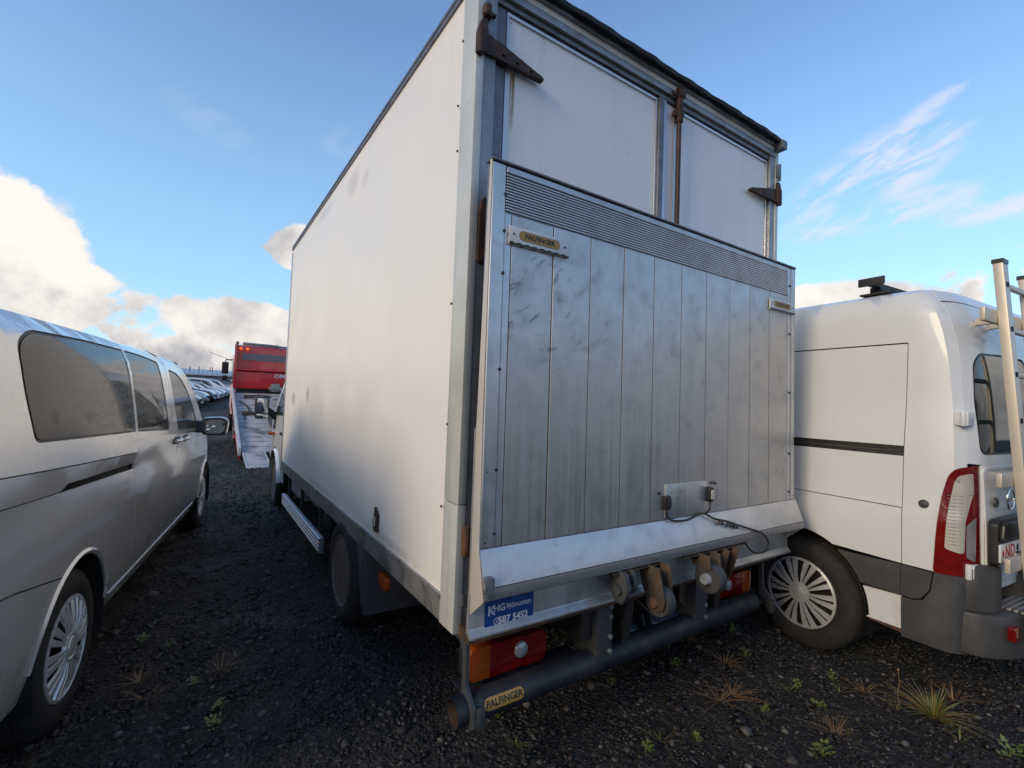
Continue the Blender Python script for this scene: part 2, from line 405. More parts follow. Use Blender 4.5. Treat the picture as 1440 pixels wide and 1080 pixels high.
class MB:
    def __init__(s): s.b = bmesh.new()
    def vs(s, pts): return [s.b.verts.new(p) for p in pts]
    def f(s, vs, mi=0):
        try:
            f = s.b.faces.new(vs); f.material_index = mi; return f
        except ValueError: return None
    def box(s, x0, x1, y0, y1, z0, z1, mi=0):
        v = s.vs([(x, y, z) for z in (z0, z1) for x, y in ((x0, y0), (x1, y0), (x1, y1), (x0, y1))])
        for q in ((3, 2, 1, 0), (4, 5, 6, 7), (0, 1, 5, 4), (1, 2, 6, 5), (2, 3, 7, 6), (3, 0, 4, 7)): s.f([v[i] for i in q], mi)
        return s
    def prism(s, poly, axis, a0, a1, mi=0):
        def P(p, a):
            if axis == 'x': return (a, p[0], p[1])
            if axis == 'y': return (p[0], a, p[1])
            return (p[0], p[1], a)
        A = s.vs([P(p, a0) for p in poly]); B = s.vs([P(p, a1) for p in poly])
        n = len(poly)
        s.f(A[::-1], mi); s.f(B, mi)
        for i in range(n): s.f([A[i], A[(i + 1) % n], B[(i + 1) % n], B[i]], mi)
        return s
    def tube(s, pts, r, n=10, cap=True, mi=0):
        pts = [Vector(p) for p in pts]; rings = []
        up = None
        for i, p in enumerate(pts):
            t = (pts[min(i + 1, len(pts) - 1)] - pts[max(i - 1, 0)]).normalized()
            if up is None:
                up = Vector((0, 0, 1)) if abs(t.z) < .9 else Vector((1, 0, 0))
            a = t.cross(up).normalized(); bb = a.cross(t).normalized(); up = bb
            rr = r[i] if isinstance(r, (list, tuple)) else r
            rings.append(s.vs([p + (a * cos(2 * pi * k / n) + bb * sin(2 * pi * k / n)) * rr for k in range(n)]))
        for A, B in zip(rings, rings[1:]):
            for k in range(n): s.f([A[k], A[(k + 1) % n], B[(k + 1) % n], B[k]], mi)
        if cap: s.f(rings[0][::-1], mi); s.f(rings[-1], mi)
        return s
    def lathe(s, prof, c, axis='x', n=32, mi=0, close=False):
        """prof: (radius, height along axis)"""
        rings = []
        for r, h in prof:
            ring = []
            for k in range(n):
                a = 2 * pi * k / n; u, v = r * cos(a), r * sin(a)
                p = {'x': (h, u, v), 'y': (u, h, v), 'z': (u, v, h)}[axis]
                ring.append((c[0] + p[0], c[1] + p[1], c[2] + p[2]))
            rings.append(s.vs(ring))
        prs = list(zip(rings, rings[1:]))
        if close: prs.append((rings[-1], rings[0]))
        for A, B in prs:
            for k in range(n): s.f([A[k], A[(k + 1) % n], B[(k + 1) % n], B[k]], mi)
        if not close:
            s.f(rings[0][::-1], mi); s.f(rings[-1], mi)
        return s
    def grid(s, fn, us, vs_, mi=0, closed_u=False):
        g = [[s.b.verts.new(fn(u, v)) for u in us] for v in vs_]
        for j in range(len(vs_) - 1):
            for i in range(len(us) - 1): s.f([g[j][i], g[j][i + 1], g[j + 1][i + 1], g[j + 1][i]], mi)
        return s
    def xf(s, M):
        bmesh.ops.transform(s.b, matrix=M, verts=s.b.verts); return s
    def mesh(s, name, bev=0.0, seg=2, sharp=35, normals=True):
        if normals: bmesh.ops.recalc_face_normals(s.b, faces=s.b.faces)
        if bev:
            es = [e for e in s.b.edges if len(e.link_faces) == 2 and e.calc_face_angle(0) > radians(28)]
            bmesh.ops.bevel(s.b, geom=es, offset=bev, segments=seg, profile=.6, affect='EDGES', clamp_overlap=True)
        me = bpy.data.meshes.new(name); s.b.to_mesh(me); s.b.free()
        me.shade_smooth(); me.set_sharp_from_angle(angle=radians(sharp))
        return me
    def build(s, name, m, parent=None, bev=0.0, label=None, kind=None, sharp=35, seg=2, normals=True):
        return link(name, s.mesh(name, bev, seg, sharp, normals), m, parent, label, kind)

def in_poly(x, y, P):
    r = False; n = len(P); j = n - 1
    for i in range(n):
        xi, yi = P[i]; xj, yj = P[j]
        if (yi > y) != (yj > y) and x < (xj - xi) * (y - yi) / (yj - yi) + xi: r = not r
        j = i
    return r

def resample(P, step):
    out = []
    for a, b in zip(P, P[1:] + P[:1]):
        d = hypot(b[0] - a[0], b[1] - a[1]); n = max(1, int(math.ceil(d / step)))
        for k in range(n): out.append((a[0] + (b[0] - a[0]) * k / n, a[1] + (b[1] - a[1]) * k / n))
    return out

def rounded(P, r, n=5):
    """round each corner of a polygon; r number or list"""
    out = []; N_ = len(P)
    for i in range(N_):
        p0, p, p1 = P[i - 1], P[i], P[(i + 1) % N_]
        rr = r[i] if isinstance(r, (list, tuple)) else r
        if rr <= 0: out.append(p); continue
        a = Vector(p0) - Vector(p); b = Vector(p1) - Vector(p)
        d = min(rr, a.length * .48, b.length * .48)
        A = Vector(p) + a.normalized() * d; B = Vector(p) + b.normalized() * d
        for k in range(n + 1):
            t = k / n
            q = A * (1 - t) ** 2 + Vector(p) * 2 * t * (1 - t) + B * t * t
            out.append((q.x, q.y))
    return out

def panel(out, fn, inward, name, m, parent, th=.014, step=.07, holes=(), off=0.0, label=None, sharp=30, rim=True):
    """sheet cut to a 2-D outline with holes, bent onto the surface fn, edges turned inward"""
    O = resample(list(out), step)
    H = [resample(list(h), step) for h in holes]
    pts = list(O); edges = [(i, (i + 1) % len(O)) for i in range(len(O))]
    for h in H:
        b0 = len(pts); pts += h
        edges += [(b0 + i, b0 + (i + 1) % len(h)) for i in range(len(h))]
    xs = [p[0] for p in O]; ys = [p[1] for p in O]
    x = min(xs) + step / 2
    bpts = list(pts)
    ba = np.array(bpts)
    while x < max(xs):
        y = min(ys) + step / 2
        while y < max(ys):
            if in_poly(x, y, O) and not any(in_poly(x, y, h) for h in H):
                if np.min((ba[:, 0] - x) ** 2 + (ba[:, 1] - y) ** 2) > (step * .45) ** 2: pts.append((x, y))
            y += step
        x += step
    r = delaunay_2d_cdt([Vector(p) for p in pts], edges, [], 0, 1e-6)
    V, F = r[0], r[2]
    b = bmesh.new()
    iv = Vector(inward).normalized()
    vs = []
    for v in V:
        p = Vector(fn(v.x, v.y))
        vs.append(b.verts.new(p - iv * off))
    for f in F:
        cx = sum(V[i].x for i in f) / len(f); cy = sum(V[i].y for i in f) / len(f)
        if in_poly(cx, cy, O) and not any(in_poly(cx, cy, h) for h in H):
            try: b.faces.new([vs[i] for i in f])
            except ValueError: pass
    for v in [v for v in b.verts if not v.link_faces]: b.verts.remove(v)
    b.normal_update()
    for f in b.faces:
        if f.normal.dot(iv) > 0: f.normal_flip()
    if rim:
        be = [e for e in b.edges if len(e.link_faces) == 1]
        ex = bmesh.ops.extrude_edge_only(b, edges=be)
        nv = [g for g in ex['geom'] if isinstance(g, bmesh.types.BMVert)]
        for v in nv: v.co += iv * th
    me = bpy.data.meshes.new(name); b.to_mesh(me); b.free()
    me.shade_smooth(); me.set_sharp_from_angle(angle=radians(sharp))
    return link(name, me, m, parent, label)

def text_obj(body, size, m, parent, name, loc, rot=(pi / 2, 0, 0), ext=.0006, sx=1.0, bold=0.0, align='CENTER', shear=0, spacing=1.0):
    cu = bpy.data.curves.new(name, 'FONT'); cu.body = body; cu.size = size
    cu.align_x = align; cu.align_y = 'CENTER'; cu.extrude = ext; cu.offset = bold; cu.shear = shear
    cu.space_character = spacing; cu.resolution_u = 3
    tmp = bpy.data.objects.new(name, cu); COL.objects.link(tmp)
    me = bpy.data.meshes.new_from_object(tmp, depsgraph=None)
    COL.objects.unlink(tmp); bpy.data.objects.remove(tmp); bpy.data.curves.remove(cu)
    M = Matrix.Translation(loc) @ Matrix.Rotation(rot[2], 4, 'Z') @ Matrix.Rotation(rot[1], 4, 'Y') @ Matrix.Rotation(rot[0], 4, 'X') @ Matrix.Diagonal((sx, 1, 1, 1))
    me.transform(M); me.name = name; me.materials.clear()
    return link(name, me, m, parent)

def lerp_tab(tab):
    xs = [a for a, b in tab]; ys = [b for a, b in tab]
    xs = np.array(xs, float); ys = np.array(ys, float)
    h = np.diff(xs); dl = np.diff(ys) / h
    m = np.zeros(len(xs)); m[0] = dl[0]; m[-1] = dl[-1]
    for i in range(1, len(xs) - 1):
        if dl[i - 1] * dl[i] > 0:
            w1 = 2 * h[i] + h[i - 1]; w2 = h[i] + 2 * h[i - 1]
            m[i] = (w1 + w2) / (w1 / dl[i - 1] + w2 / dl[i])
    def f(x):
        x = min(max(x, xs[0]), xs[-1])
        i = min(int(np.searchsorted(xs, x, 'right')) - 1, len(h) - 1); i = max(i, 0)
        t = (x - xs[i]) / h[i]
        return float((2 * t ** 3 - 3 * t * t + 1) * ys[i] + (t ** 3 - 2 * t * t + t) * h[i] * m[i] + (-2 * t ** 3 + 3 * t * t) * ys[i + 1] + (t ** 3 - t * t) * h[i] * m[i + 1])
    return f

def arch(cy, r, z0, n=14, cz=.34):
    """half circle of a wheel opening, from rear bottom over the top to front bottom"""
    a0 = math.asin(min(1, max(-1, (z0 - cz) / r)))
    return [(cy - r * cos(a), cz + r * sin(a)) for a in [a0 + (pi - 2 * a0) * k / n for k in range(n + 1)]]

def make_wheel(parent, c, r, w, side, hub='spokes', n=10, rim_r=None, face=0.0, detail=True):
    """wheel > tyre, hubcap / rim ; side +1: outer face towards +x"""
    R = rim_r or r * .62
    wh = MB()
    s = side
    # inner drum, the wheel proper
    dk = .145 if hub == 'dished' else .045
    wh.lathe([(R * .95, -s * w * .95), (R * .95, -s * dk), (R * .5, -s * (dk + .005)), (.02, -s * (dk + .01))], c, 'x', 32)
    o = wh.build('wheel', MT['rimdark'], parent)
    t = MB()
    prof = [(R * .97, -s * .012), (R * 1.03, s * .004), (R * 1.15, s * .008), (r * .86, s * .006), (r * .955, -s * .012), (r * .99, -s * .03), (r, -s * .045)]
    ng = 4
    for g in range(ng):
        h0 = .045 + (w - .09) * (g + .3) / ng; h1 = .045 + (w - .09) * (g + .55) / ng
        prof += [(r, -s * h0), (r * .975, -s * (h0 + .003)), (r * .975, -s * h1), (r, -s * (h1 + .003))]
    prof += [(r, -s * (w - .045)), (r * .96, -s * (w - .012)), (R * 1.1, -s * w), (R * .97, -s * (w - .01))]
    t.lathe(prof, c, 'x', 56, close=True)
    t.build('tyre', MT['tyre'], o, sharp=50)
    if hub == 'spokes':
        h = MB()
        # outer ring
        h.lathe([(R * .985, -s * .014), (R * .985, s * .004), (R * .93, s * .008), (R * .92, -s * .006)], c, 'x', 48, close=True)
        for k in range(n):
            for dd in (-1, 1):
                a = 2 * pi * (k + dd * .20) / n
                ww = 2 * pi / n * .135
                pr = []
                for rad, hh, wd in ((.24, .016, .55), (.55, .019, .85), (.935, .004, 1.1)):
                    q = R * rad
                    pr.append((q, hh, ww * R * wd * (.35 + .65 * rad)))
                prev = None
                ca, sa = cos(a), sin(a)
                for q, hh, hw in pr:
                    row = []
                    for lat, dep in ((-hw, hh - .010), (-hw * .75, hh), (hw * .75, hh), (hw, hh - .010)):
                        row.append(h.b.verts.new((c[0] + s * dep, c[1] + q * ca - lat * sa, c[2] + q * sa + lat * ca)))
                    if prev:
                        for i in range(3): h.f([prev[i], prev[i + 1], row[i + 1], row[i]])
                    prev = row
        h.lathe([(R * .30, s * .004), (R * .285, s * .018), (R * .23, s * .020), (R * .21, s * .012), (R * .19, s * .022), (R * .12, s * .026), (.001, s * .027)], c, 'x', 32)
        h.build('hubcap', MT['hub'], o, sharp=25, normals=False)
        bk = MB(); bk.lathe([(R * .97, -s * .03), (.001, -s * .03)], c, 'x', 32)
        bk.build('wheel_disc', MT['rimdark'], o)
    elif hub == 'dished':
        h = MB()
        h.lathe([(R * .98, -s * .006), (R * .98, s * .004), (R * .93, s * .002), (R * .90, -s * .02), (R * .84, -s * .03), (R * .82, -s * .085), (R * .70, -s * .11), (R * .50, -s * .10), (R * .46, -s * .12), (R * .43, -s * .045), (R * .25, -s * .035), (.001, -s * .035)], c, 'x', 40)
        for k in range(12):
            a = 2 * pi * k / 12
            if k % 2: h.lathe([(.013, -s * .115), (.013, -s * .080), (.001, -s * .079)], (c[0], c[1] + R * .58 * cos(a), c[2] + R * .58 * sin(a)), 'x', 8)
        h.build('rim', MT['rustrim'], o, sharp=30, normals=False)
    return o

# ------------------------------------------------------------------ ground
def gh(x, y):
    """height of the car park: level by the vehicles, climbing gently far off"""
    h = 0.0
    if y > 9: h += .012 * (min(y, 33) - 9)
    if y > 33: h += .035 * (min(y, 52) - 33)
    h += .012 * sin(x * 1.9 + 1) * sin(y * 1.3) + .008 * sin(x * 4.1 + y * 2.2)
    # shallow tyre tracks down the aisle and across the foreground
    if -3 < x < 6 and -2 < y < 30:
        for x0 in (-.05, .42): h -= .014 * math.exp(-((x - x0 - .045 * y + .05 * sin(y * .8)) / .11) ** 2) * min(1, max(0, (y - 2.2) / 1.5))
        h += .010 * sin(x * .9 + y * 2.7 + 1.3 * sin(x * 1.4))
    return h + .003

def make_ground():
    m, N, b = new_mat('volcanic_gravel_ground')
    tc = N.node('ShaderNodeTexCoord').outputs['Object']
    v1 = N.voro(tc, 55); c1 = N.sep(N.voro(tc, 55, out='Color'))
    v2 = N.voro(tc, 21); c2 = N.sep(N.voro(tc, 21, out='Color'))
    big = N.noise(tc, 1.1, 6, .6)
    c = N.mix(c1[0], (.008, .008, .009), (.045, .042, .042))
    c = N.mix(N.m('GREATER_THAN', c1[1], .93), c, (.11, .098, .088))
    c = N.mix(N.ramp(c2[0], .55, 1.0, 0, .5), c, (.034, .029, .027))
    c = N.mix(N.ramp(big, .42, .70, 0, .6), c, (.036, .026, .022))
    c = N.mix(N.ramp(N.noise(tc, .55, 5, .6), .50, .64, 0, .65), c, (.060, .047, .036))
    moss = N.m('MULTIPLY', N.ramp(N.noise(tc, 3.1, 6, .65), .56, .70), N.ramp(N.noise(tc, 22, 5, .7), .42, .60))
    c = N.mix(N.m('MULTIPLY', moss, .85), c, (.075, .075, .018))
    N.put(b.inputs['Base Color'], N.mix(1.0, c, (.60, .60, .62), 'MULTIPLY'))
    wet = N.ramp(N.noise(tc, .8, 4, .6), .45, .65)
    N.put(b.inputs['Roughness'], N.ramp(wet, 0, 1, .80, .55))
    b.inputs['Specular IOR Level'].default_value = .35
    hgt = N.m('ADD', N.m('MULTIPLY', N.ramp(v1, .5, .0), .012), N.m('MULTIPLY', N.ramp(v2, .55, 0), .016))
    hgt = N.m('ADD', hgt, N.m('MULTIPLY', N.noise(tc, 6, 7, .65), .05))
    N.put(b.inputs['Normal'], N.bump(hgt, .9, 1.0))
    xs = [-900, -400, -150, -60, -30, -15, -8] + list(np.arange(-5, 8.01, .1)) + [10, 14, 20, 30, 50, 90, 200, 500, 900]
    ys = [-400, -150, -60, -25, -12, -6, -3] + list(np.arange(-1, 14.01, .1)) + list(np.arange(14.5, 50, .5)) + [52, 56, 60, 80, 120, 200, 400, 900, 1500]
    nx, ny = len(xs), len(ys)
    V = []
    for y in ys:
        for x in xs:
            z = gh(x, y)
            if -5 <= x <= 8 and -1 <= y <= 14: z += random.uniform(-.007, .007)
            V.append((x, y, z))
    F = [(j * nx + i, j * nx + i + 1, (j + 1) * nx + i + 1, (j + 1) * nx + i) for j in range(ny - 1) for i in range(nx - 1)]
    me = bpy.data.meshes.new('ground'); me.from_pydata(V, [], F); me.shade_smooth()
    return link('ground', me, m, kind='structure')
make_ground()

def stone_material():
    m, N, b = new_mat('gravel_stone')
    geo = N.node('ShaderNodeNewGeometry')
    r = geo.outputs['Random Per Island']
    tc = N.node('ShaderNodeTexCoord').outputs['Object']
    cr = N.node('ShaderNodeValToRGB')
    e = cr.color_ramp.elements
    cols = [(0, (.004, .004, .005)), (.35, (.010, .0095, .010)), (.62, (.021, .019, .019)), (.78, (.040, .031, .026)), (.90, (.062, .054, .048)), (.985, (.09, .08, .072)), (1, (.20, .18, .165))]
    while len(e) < len(cols): e.new(.5)
    for el, (p, c) in zip(e, cols): el.position = p; el.color = (*c, 1)
    N.put(cr.inputs[0], r)
    c = N.mix(N.ramp(N.noise(tc, 60, 5, .7), .4, .75, 0, .5), cr.outputs[0], (.008, .008, .008))
    N.put(b.inputs['Base Color'], c)
    N.put(b.inputs['Roughness'], N.ramp(r, 0, 1, .42, .75))
    b.inputs['Specular IOR Level'].default_value = .4
    N.put(b.inputs['Normal'], N.bump(N.noise(tc, 150, 4, .6), .4, .002))
    return m
STONE = stone_material()

def ico():
    b = bmesh.new(); bmesh.ops.create_icosphere(b, subdivisions=1, radius=1)
    v = np.array([x.co for x in b.verts]); f = np.array([[w.index for w in x.verts] for x in b.faces]); b.free()
    return v, f
ICOV, ICOF = ico()

def stones(name, P, S, kind='stuff'):
    n = len(P); nv = len(ICOV)
    jit = 1 + rng.uniform(-.32, .22, (n, nv, 1))
    sc = S[:, None, None] * np.stack([rng.uniform(.7, 1.35, n), rng.uniform(.6, 1.0, n), rng.uniform(.35, .75, n)], 1)[:, None, :]
    V = ICOV[None] * jit * sc
    a = rng.uniform(0, 2 * pi, n); ti = rng.uniform(-.45, .45, n)
    ca, sa = np.cos(a)[:, None], np.sin(a)[:, None]; ct, st = np.cos(ti)[:, None], np.sin(ti)[:, None]
    y = V[:, :, 1] * ct - V[:, :, 2] * st; z = V[:, :, 1] * st + V[:, :, 2] * ct; x = V[:, :, 0]
    V = np.stack([x * ca - y * sa, x * sa + y * ca, z], 2) + P[:, None, :]
    F = ICOF[None] + (np.arange(n) * nv)[:, None, None]
    V = V.reshape(-1, 3).astype(np.float32); F = F.reshape(-1, 3).astype(np.int32)
    me = bpy.data.meshes.new(name)
    me.vertices.add(len(V)); me.vertices.foreach_set('co', V.ravel())
    me.loops.add(F.size); me.loops.foreach_set('vertex_index', F.ravel())
    me.polygons.add(len(F)); me.polygons.foreach_set('loop_start', np.arange(len(F), dtype=np.int32) * 3)
    me.update(calc_edges=True); me.validate()
    return link(name, me, STONE, kind=kind)

def in_view_mask(X, Y):
    # keep only what this side of the car park can show: in front of the eye, and a margin around
    d = X * .55 + Y * .834
    lat = X * .834 - Y * .551
    return (d > 1.0) & (np.abs(lat) < d * 1.25 + .6)

def scatter():
    P, S = [], []
    def batch(n, x0, x1, y0, y1, lo, hi, dmin, dmax, sink=.25):
        X = rng.uniform(x0, x1, n); Y = rng.uniform(y0, y1, n)
        d = X * .55 + Y * .834
        k = in_view_mask(X, Y) & (d > dmin) & (d < dmax)
        X, Y = X[k], Y[k]
        s = lo * (hi / lo) ** (rng.uniform(0, 1, len(X)) ** 2.2)
        Z = np.array([gh(x, y) for x, y in zip(X, Y)]) + s * sink * .5
        P.append(np.stack([X, Y, Z], 1)); S.append(s)
    batch(150000, -2.5, 5.2, -1.0, 5.0, .0045, .017, 1.0, 3.2)
    batch(60000, -4, 6.5, 0, 8.5, .007, .021, 3.0, 6.5)
    batch(26000, -3, 4, 5, 16, .011, .030, 6.0, 15)
    batch(2600, -2.5, 5.2, -1, 8.0, .016, .034, 1.0, 9)
    stones('gravel', np.concatenate(P), np.concatenate(S))
scatter()

# ------------------------------------------------------------------ the box truck
TR = thing('box_truck', 'large white box truck with an aluminium tail lift folded up against its rear doors', 'truck', (.866, 1.6, 0))
def T(name, mb, m, parent=None, bev=.0, label=None, **k): return mb.build(name, MT[m] if isinstance(m, str) else m, parent or TR, bev, label, **k)
def B(*a): return MB().box(*a)
W, L = 2.29, 4.65
WP = 2.2      # width of the tail lift and its gear
T('side_panel', B(.004, .035, .16, L - .03, .70, 3.236), 'grp')
T('side_panel', B(W - .035, W - .004, .16, L - .03, .70, 3.236), 'grp')
T('front_panel', B(.03, W - .03, L - .03, L, .70, 3.26), 'grp')
T('roof_panel', B(.03, W - .03, .06, L - .03, 3.235, 3.262), 'grp')
T('floor', B(.03, W - .03, .05, L - .03, .70, .745), 'frame')
for x0, x1 in ((0, .03), (W - .03, W)):
    f = -1 if x0 == 0 else 1
    # top rail of two channels
    p = MB().prism([(x0 if f < 0 else x1, 3.232), ((x0 if f < 0 else x1) - f * .05, 3.232), ((x0 if f < 0 else x1) - f * .05, 3.285), ((x0 if f < 0 else x1) + f * .003, 3.285), ((x0 if f < 0 else x1) + f * .008, 3.262), ((x0 if f < 0 else x1) + f * .002, 3.256), ((x0 if f < 0 else x1) + f * .002, 3.250), ((x0 if f < 0 else x1) + f * .006, 3.245), ((x0 if f < 0 else x1) + f * .006, 3.232)], 'y', .0, L + .01)
    T('top_rail', p, 'frame')
    T('skirt_rail', MB().prism([((x0 if f < 0 else x1) + f * .004, .605), ((x0 if f < 0 else x1) + f * .004, .690), ((x0 if f < 0 else x1) + f * .009, .696), ((x0 if f < 0 else x1) + f * .009, .712), ((x0 if f < 0 else x1) - f * .03, .712), ((x0 if f < 0 else x1) - f * .03, .605)], 'y', .172, L), 'skirt')
    T('front_corner_profile', B(min(x0, x0 + f * .006), x1 + max(0, f * .006), L - .028, L + .006, .60, 3.20), 'edge', bev=.003)
    if f < 0: _before = set(TR.children)
    # rear corner: a pale profile on the flank in two lengths
    xa, xb = (x0 - .006, x0 + .03) if f < 0 else (x1 - .03, x1 + .006)
    T('corner_profile', B(xa, xb, .0, .125, 1.094, 3.231), 'post', bev=.003)
    T('corner_profile', B(xa, xb, .0, .125, .60, 1.090), 'post', bev=.003)
# rear portal: posts, header, sill
T('rear_post', B(.031, .088, .004, .10, .62, 3.20), 'steel', bev=.004)
T('rear_post', B(W - .088, W - .031, .004, .10, .62, 3.20), 'steel', bev=.004)
for z0, z1, y0, m_ in ((3.165, 3.19, .012, 'frame'), (3.192, 3.225, -.004, 'steel'), (3.227, 3.262, .010, 'frame'), (3.264, 3.282, -.012, 'steel')):
    T('header_profile', B(.032 if z0 < 3.2 else .0, W - (.032 if z0 < 3.2 else 0), y0, .10, z0, z1), m_, bev=.003)
s = MB()
s.grid(lambda u, v: (lambda x, dz, q: (x, q[0] + dz, q[1] + dz * .6))(-.012 + (W + .024) * u, .005 * sin(u * 41) + .004 * sin(u * 97 + 1) + .004 * sin(u * 13), [(-.020, 3.284), (-.045, 3.272), (-.052, 3.288), (-.022, 3.308), (.06, 3.305), (.06, 3.286), (-.020, 3.284)][v]), [i / 90 for i in range(91)], [0, 1, 2, 3, 4, 5, 6])
T('roof_seal', s, 'rubber')
# doors
def rear_door(x0, x1, left):
    d = T('rear_door', B(x0, x1, .030, .06, .72, 3.155), 'door', label='left rear door with a rusty strap hinge and rust run' if left else 'right rear door beside the lock rod')
    T('door_edge', B(x0, x0 + .014, .020, .0295, .72, 3.140), 'edge', d, bev=.002)
    T('door_edge', B(x1 - .014, x1, .020, .0295, .72, 3.140), 'edge', d, bev=.002)
    T('door_edge', B(x0, x1, .020, .0295, 3.142, 3.155), 'edge', d, bev=.002)
    return d
DL = rear_door(.145, 1.106, True)
DR = rear_door(1.242, 2.196, False)
T('door_seal', B(.092, .142, .022, .06, .70, 3.162), 'frame', bev=.004)
T('door_seal', B(2.1975, 2.2015, .022, .06, .70, 3.162), 'frame')
T('door_seal', B(1.108, 1.148, .008, .06, .70, 3.162), 'frame', bev=.006)
T('door_edge', B(1.150, 1.168, .012, .06, .70, 3.160), 'edge', bev=.003)
T('cover_strip', B(1.170, 1.240, .026, .06, .70, 3.160), 'door')
# lock rod with its keeper at the top
r = MB().tube([(1.252, -.005, .70), (1.252, -.005, 3.19)], .0135, 14)
T('lock_rod', r, 'rod')
k = MB().box(1.232, 1.275, -.03, .02, 3.195, 3.235).box(1.217, 1.287, -.012, .015, 3.10, 3.125)
k.tube([(1.252, -.005, 3.06), (1.252, -.005, 3.25)], .021, 12).tube([(1.207, .0, 3.09), (1.297, .0, 3.14)], .012, 8)
k.box(1.187, 1.227, -.015, .02, 3.195, 3.215)
T('rod_keeper', k, 'rust', bev=.003)
k = MB().box(1.232, 1.275, -.028, .02, 1.9, 1.94)
T('rod_guide', k, 'rust', bev=.003)
# strap hinges
def strap(xa, z, f, mcol):
    """f=+1: the strap points right"""
    h = MB()
    P = [(0, .045), (.035, .045), (.075, .035), (.10, .035), (.125, .025), (.30, -.018), (.312, -.026), (.308, -.038), (.06, -.038), (0, -.042)]
    P = [(xa + f * a, z + b) for a, b in P]
    h.prism(P, 'y', -.010, .016)
    h.prism([(xa - f * .012, z + .085), (xa + f * .012, z + .095), (xa + f * .02, z + .04), (xa + f * .02, z - .04), (xa - f * .028, z - .055), (xa - f * .028, z + .03)], 'y', -.022, .0)
    h.tube([(xa - f * .012, -.012, z - .055), (xa - f * .012, -.012, z + .045)], .017, 12)
    for q in (.10, .17, .24): h.lathe([(.010, 0), (.010, .007), (.001, .009)], (xa + f * q, -.010, z - .008 - q * .06), 'y', 8)
    return T('hinge', h, mcol, bev=.003)
strap(.016, 2.945, 1, 'rust')
strap(W - .016, 2.925, -1, 'rust')
for z, zz in ((.905, 1.01), (3.06, 3.10)):
    h = MB().tube([(.030, -.012, z), (.030, -.012, zz)], .018, 12).box(.022, .075, -.012, .006, z + .015, zz - .015).box(.018, .05, -.028, .006, z - .006, z + .012)
    T('hinge_knuckle', h, 'rustlight' if z < 1 else 'rust', bev=.002)
T('hinge_knuckle', MB().tube([(W + .012, -.0, 3.045), (W + .012, -.0, 3.155)], .014, 12).box(W - .03, W + .012, -.012, .0, 3.06, 3.14), 'frame', bev=.003)
T('door_latch', MB().prism(rounded([(.030, 2.05), (.072, 2.05), (.075, 2.27), (.055, 2.33), (.033, 2.27)], .02), 'y', -.012, .006), 'rust', bev=.004)
# rust run below the left hinge: its own thin stain sheet on the door skin
def stain_mat():
    m, N, b = new_mat('rust_run')
    tc = N.node('ShaderNodeTexCoord').outputs['Object']; s = N.sep(tc)
    w = N.m('ADD', N.m('MULTIPLY', N.noise(N.comb(s[0], s[1], N.m('MULTIPLY', s[2], .3)), 60, 3), .010), .002)
    u = N.m('ABSOLUTE', N.m('SUBTRACT', s[0], .188))
    a = N.m('MULTIPLY', N.ramp(u, .018, .0), N.ramp(s[2], 2.60, 2.90))
    a = N.m('MULTIPLY', a, N.ramp(N.noise(N.comb(N.m('MULTIPLY', s[0], 120), 0, N.m('MULTIPLY', s[2], 3)), 1, 4), .3, .65))
    N.put(b.inputs['Base Color'], N.mix(N.ramp(s[2], 2.80, 2.90), (.42, .38, .20), (.34, .15, .06)))
    N.put(b.inputs['Alpha'], a); b.inputs['Roughness'].default_value = .6
    return m
T('rust_run', B(.160, .218, .0288, .0293, 2.58, 2.905), stain_mat(), DL)
for o_ in set(TR.children) - _before:
    if not o_.name.startswith(('skirt', 'top_rail', 'front_corner')): o_.location.y = .055
# lock on the flank and side marker
k = T('side_latch', MB().prism(rounded([(1.000, .755), (1.056, .755), (1.056, .850), (1.03, .870), (1.000, .855)], .008), 'x', -.012, .006), 'rod', bev=.002)
T('latch_lever', MB().prism(rounded([(1.014, .785), (1.042, .785), (1.042, .835), (1.014, .835)], .006), 'x', -.022, -.0125), 'edge', k, bev=.002)
T('latch_hook', MB().prism([(1.018, .855), (1.040, .855), (1.036, .888), (1.022, .888)], 'x', -.016, -.004), 'rust', k, bev=.001)
k = MB().prism(rounded([(.80, .50), (.93, .50), (.93, .565), (.80, .565)], .02), 'x', -.012, .012)
T('side_marker', k, 'lampamber', bev=.004)
T('marker_bracket', B(.845, .885, .002, .01, .56, .64), 'frame')
for (y, z) in ((.18, .70), (.20, 1.06), (.185, 1.9), (.19, 2.55), (.2, 2.75), (.178, 3.02), (.176, 1.4)):
    T('rivet', MB().lathe([(.005, .002), (.005, -.004), (.001, -.005)], (-.006, y, z), 'x', 8), 'black')
# chassis
for x in (.62, 1.50):
    T('chassis_rail', MB().box(x, x + .07, .02, 6.9, .44, .60), 'chassis', bev=.004)
for y in (.25, 1.0, 1.8, 2.7, 3.6, 4.5):
    T('cross_member', B(.05, W - .05, y, y + .06, .605, .695), 'chassis')
ax = MB().tube([(.2, 1.73, .31), (2.0, 1.73, .31)], .055, 12).lathe([(.02, -.14), (.13, -.07), (.15, 0), (.13, .07), (.02, .14)], (1.1, 1.73, .31), 'x', 16)
T('rear_axle', ax, 'chassis')
for s_, x in ((-1, -.004), (1, W + .004)):
    make_wheel(TR, (x, 1.73, .325), .345, .21, s_, 'dished', rim_r=.235)
    make_wheel(TR, (x - s_ * .27, 1.73, .325), .345, .20, s_, 'none', rim_r=.235)
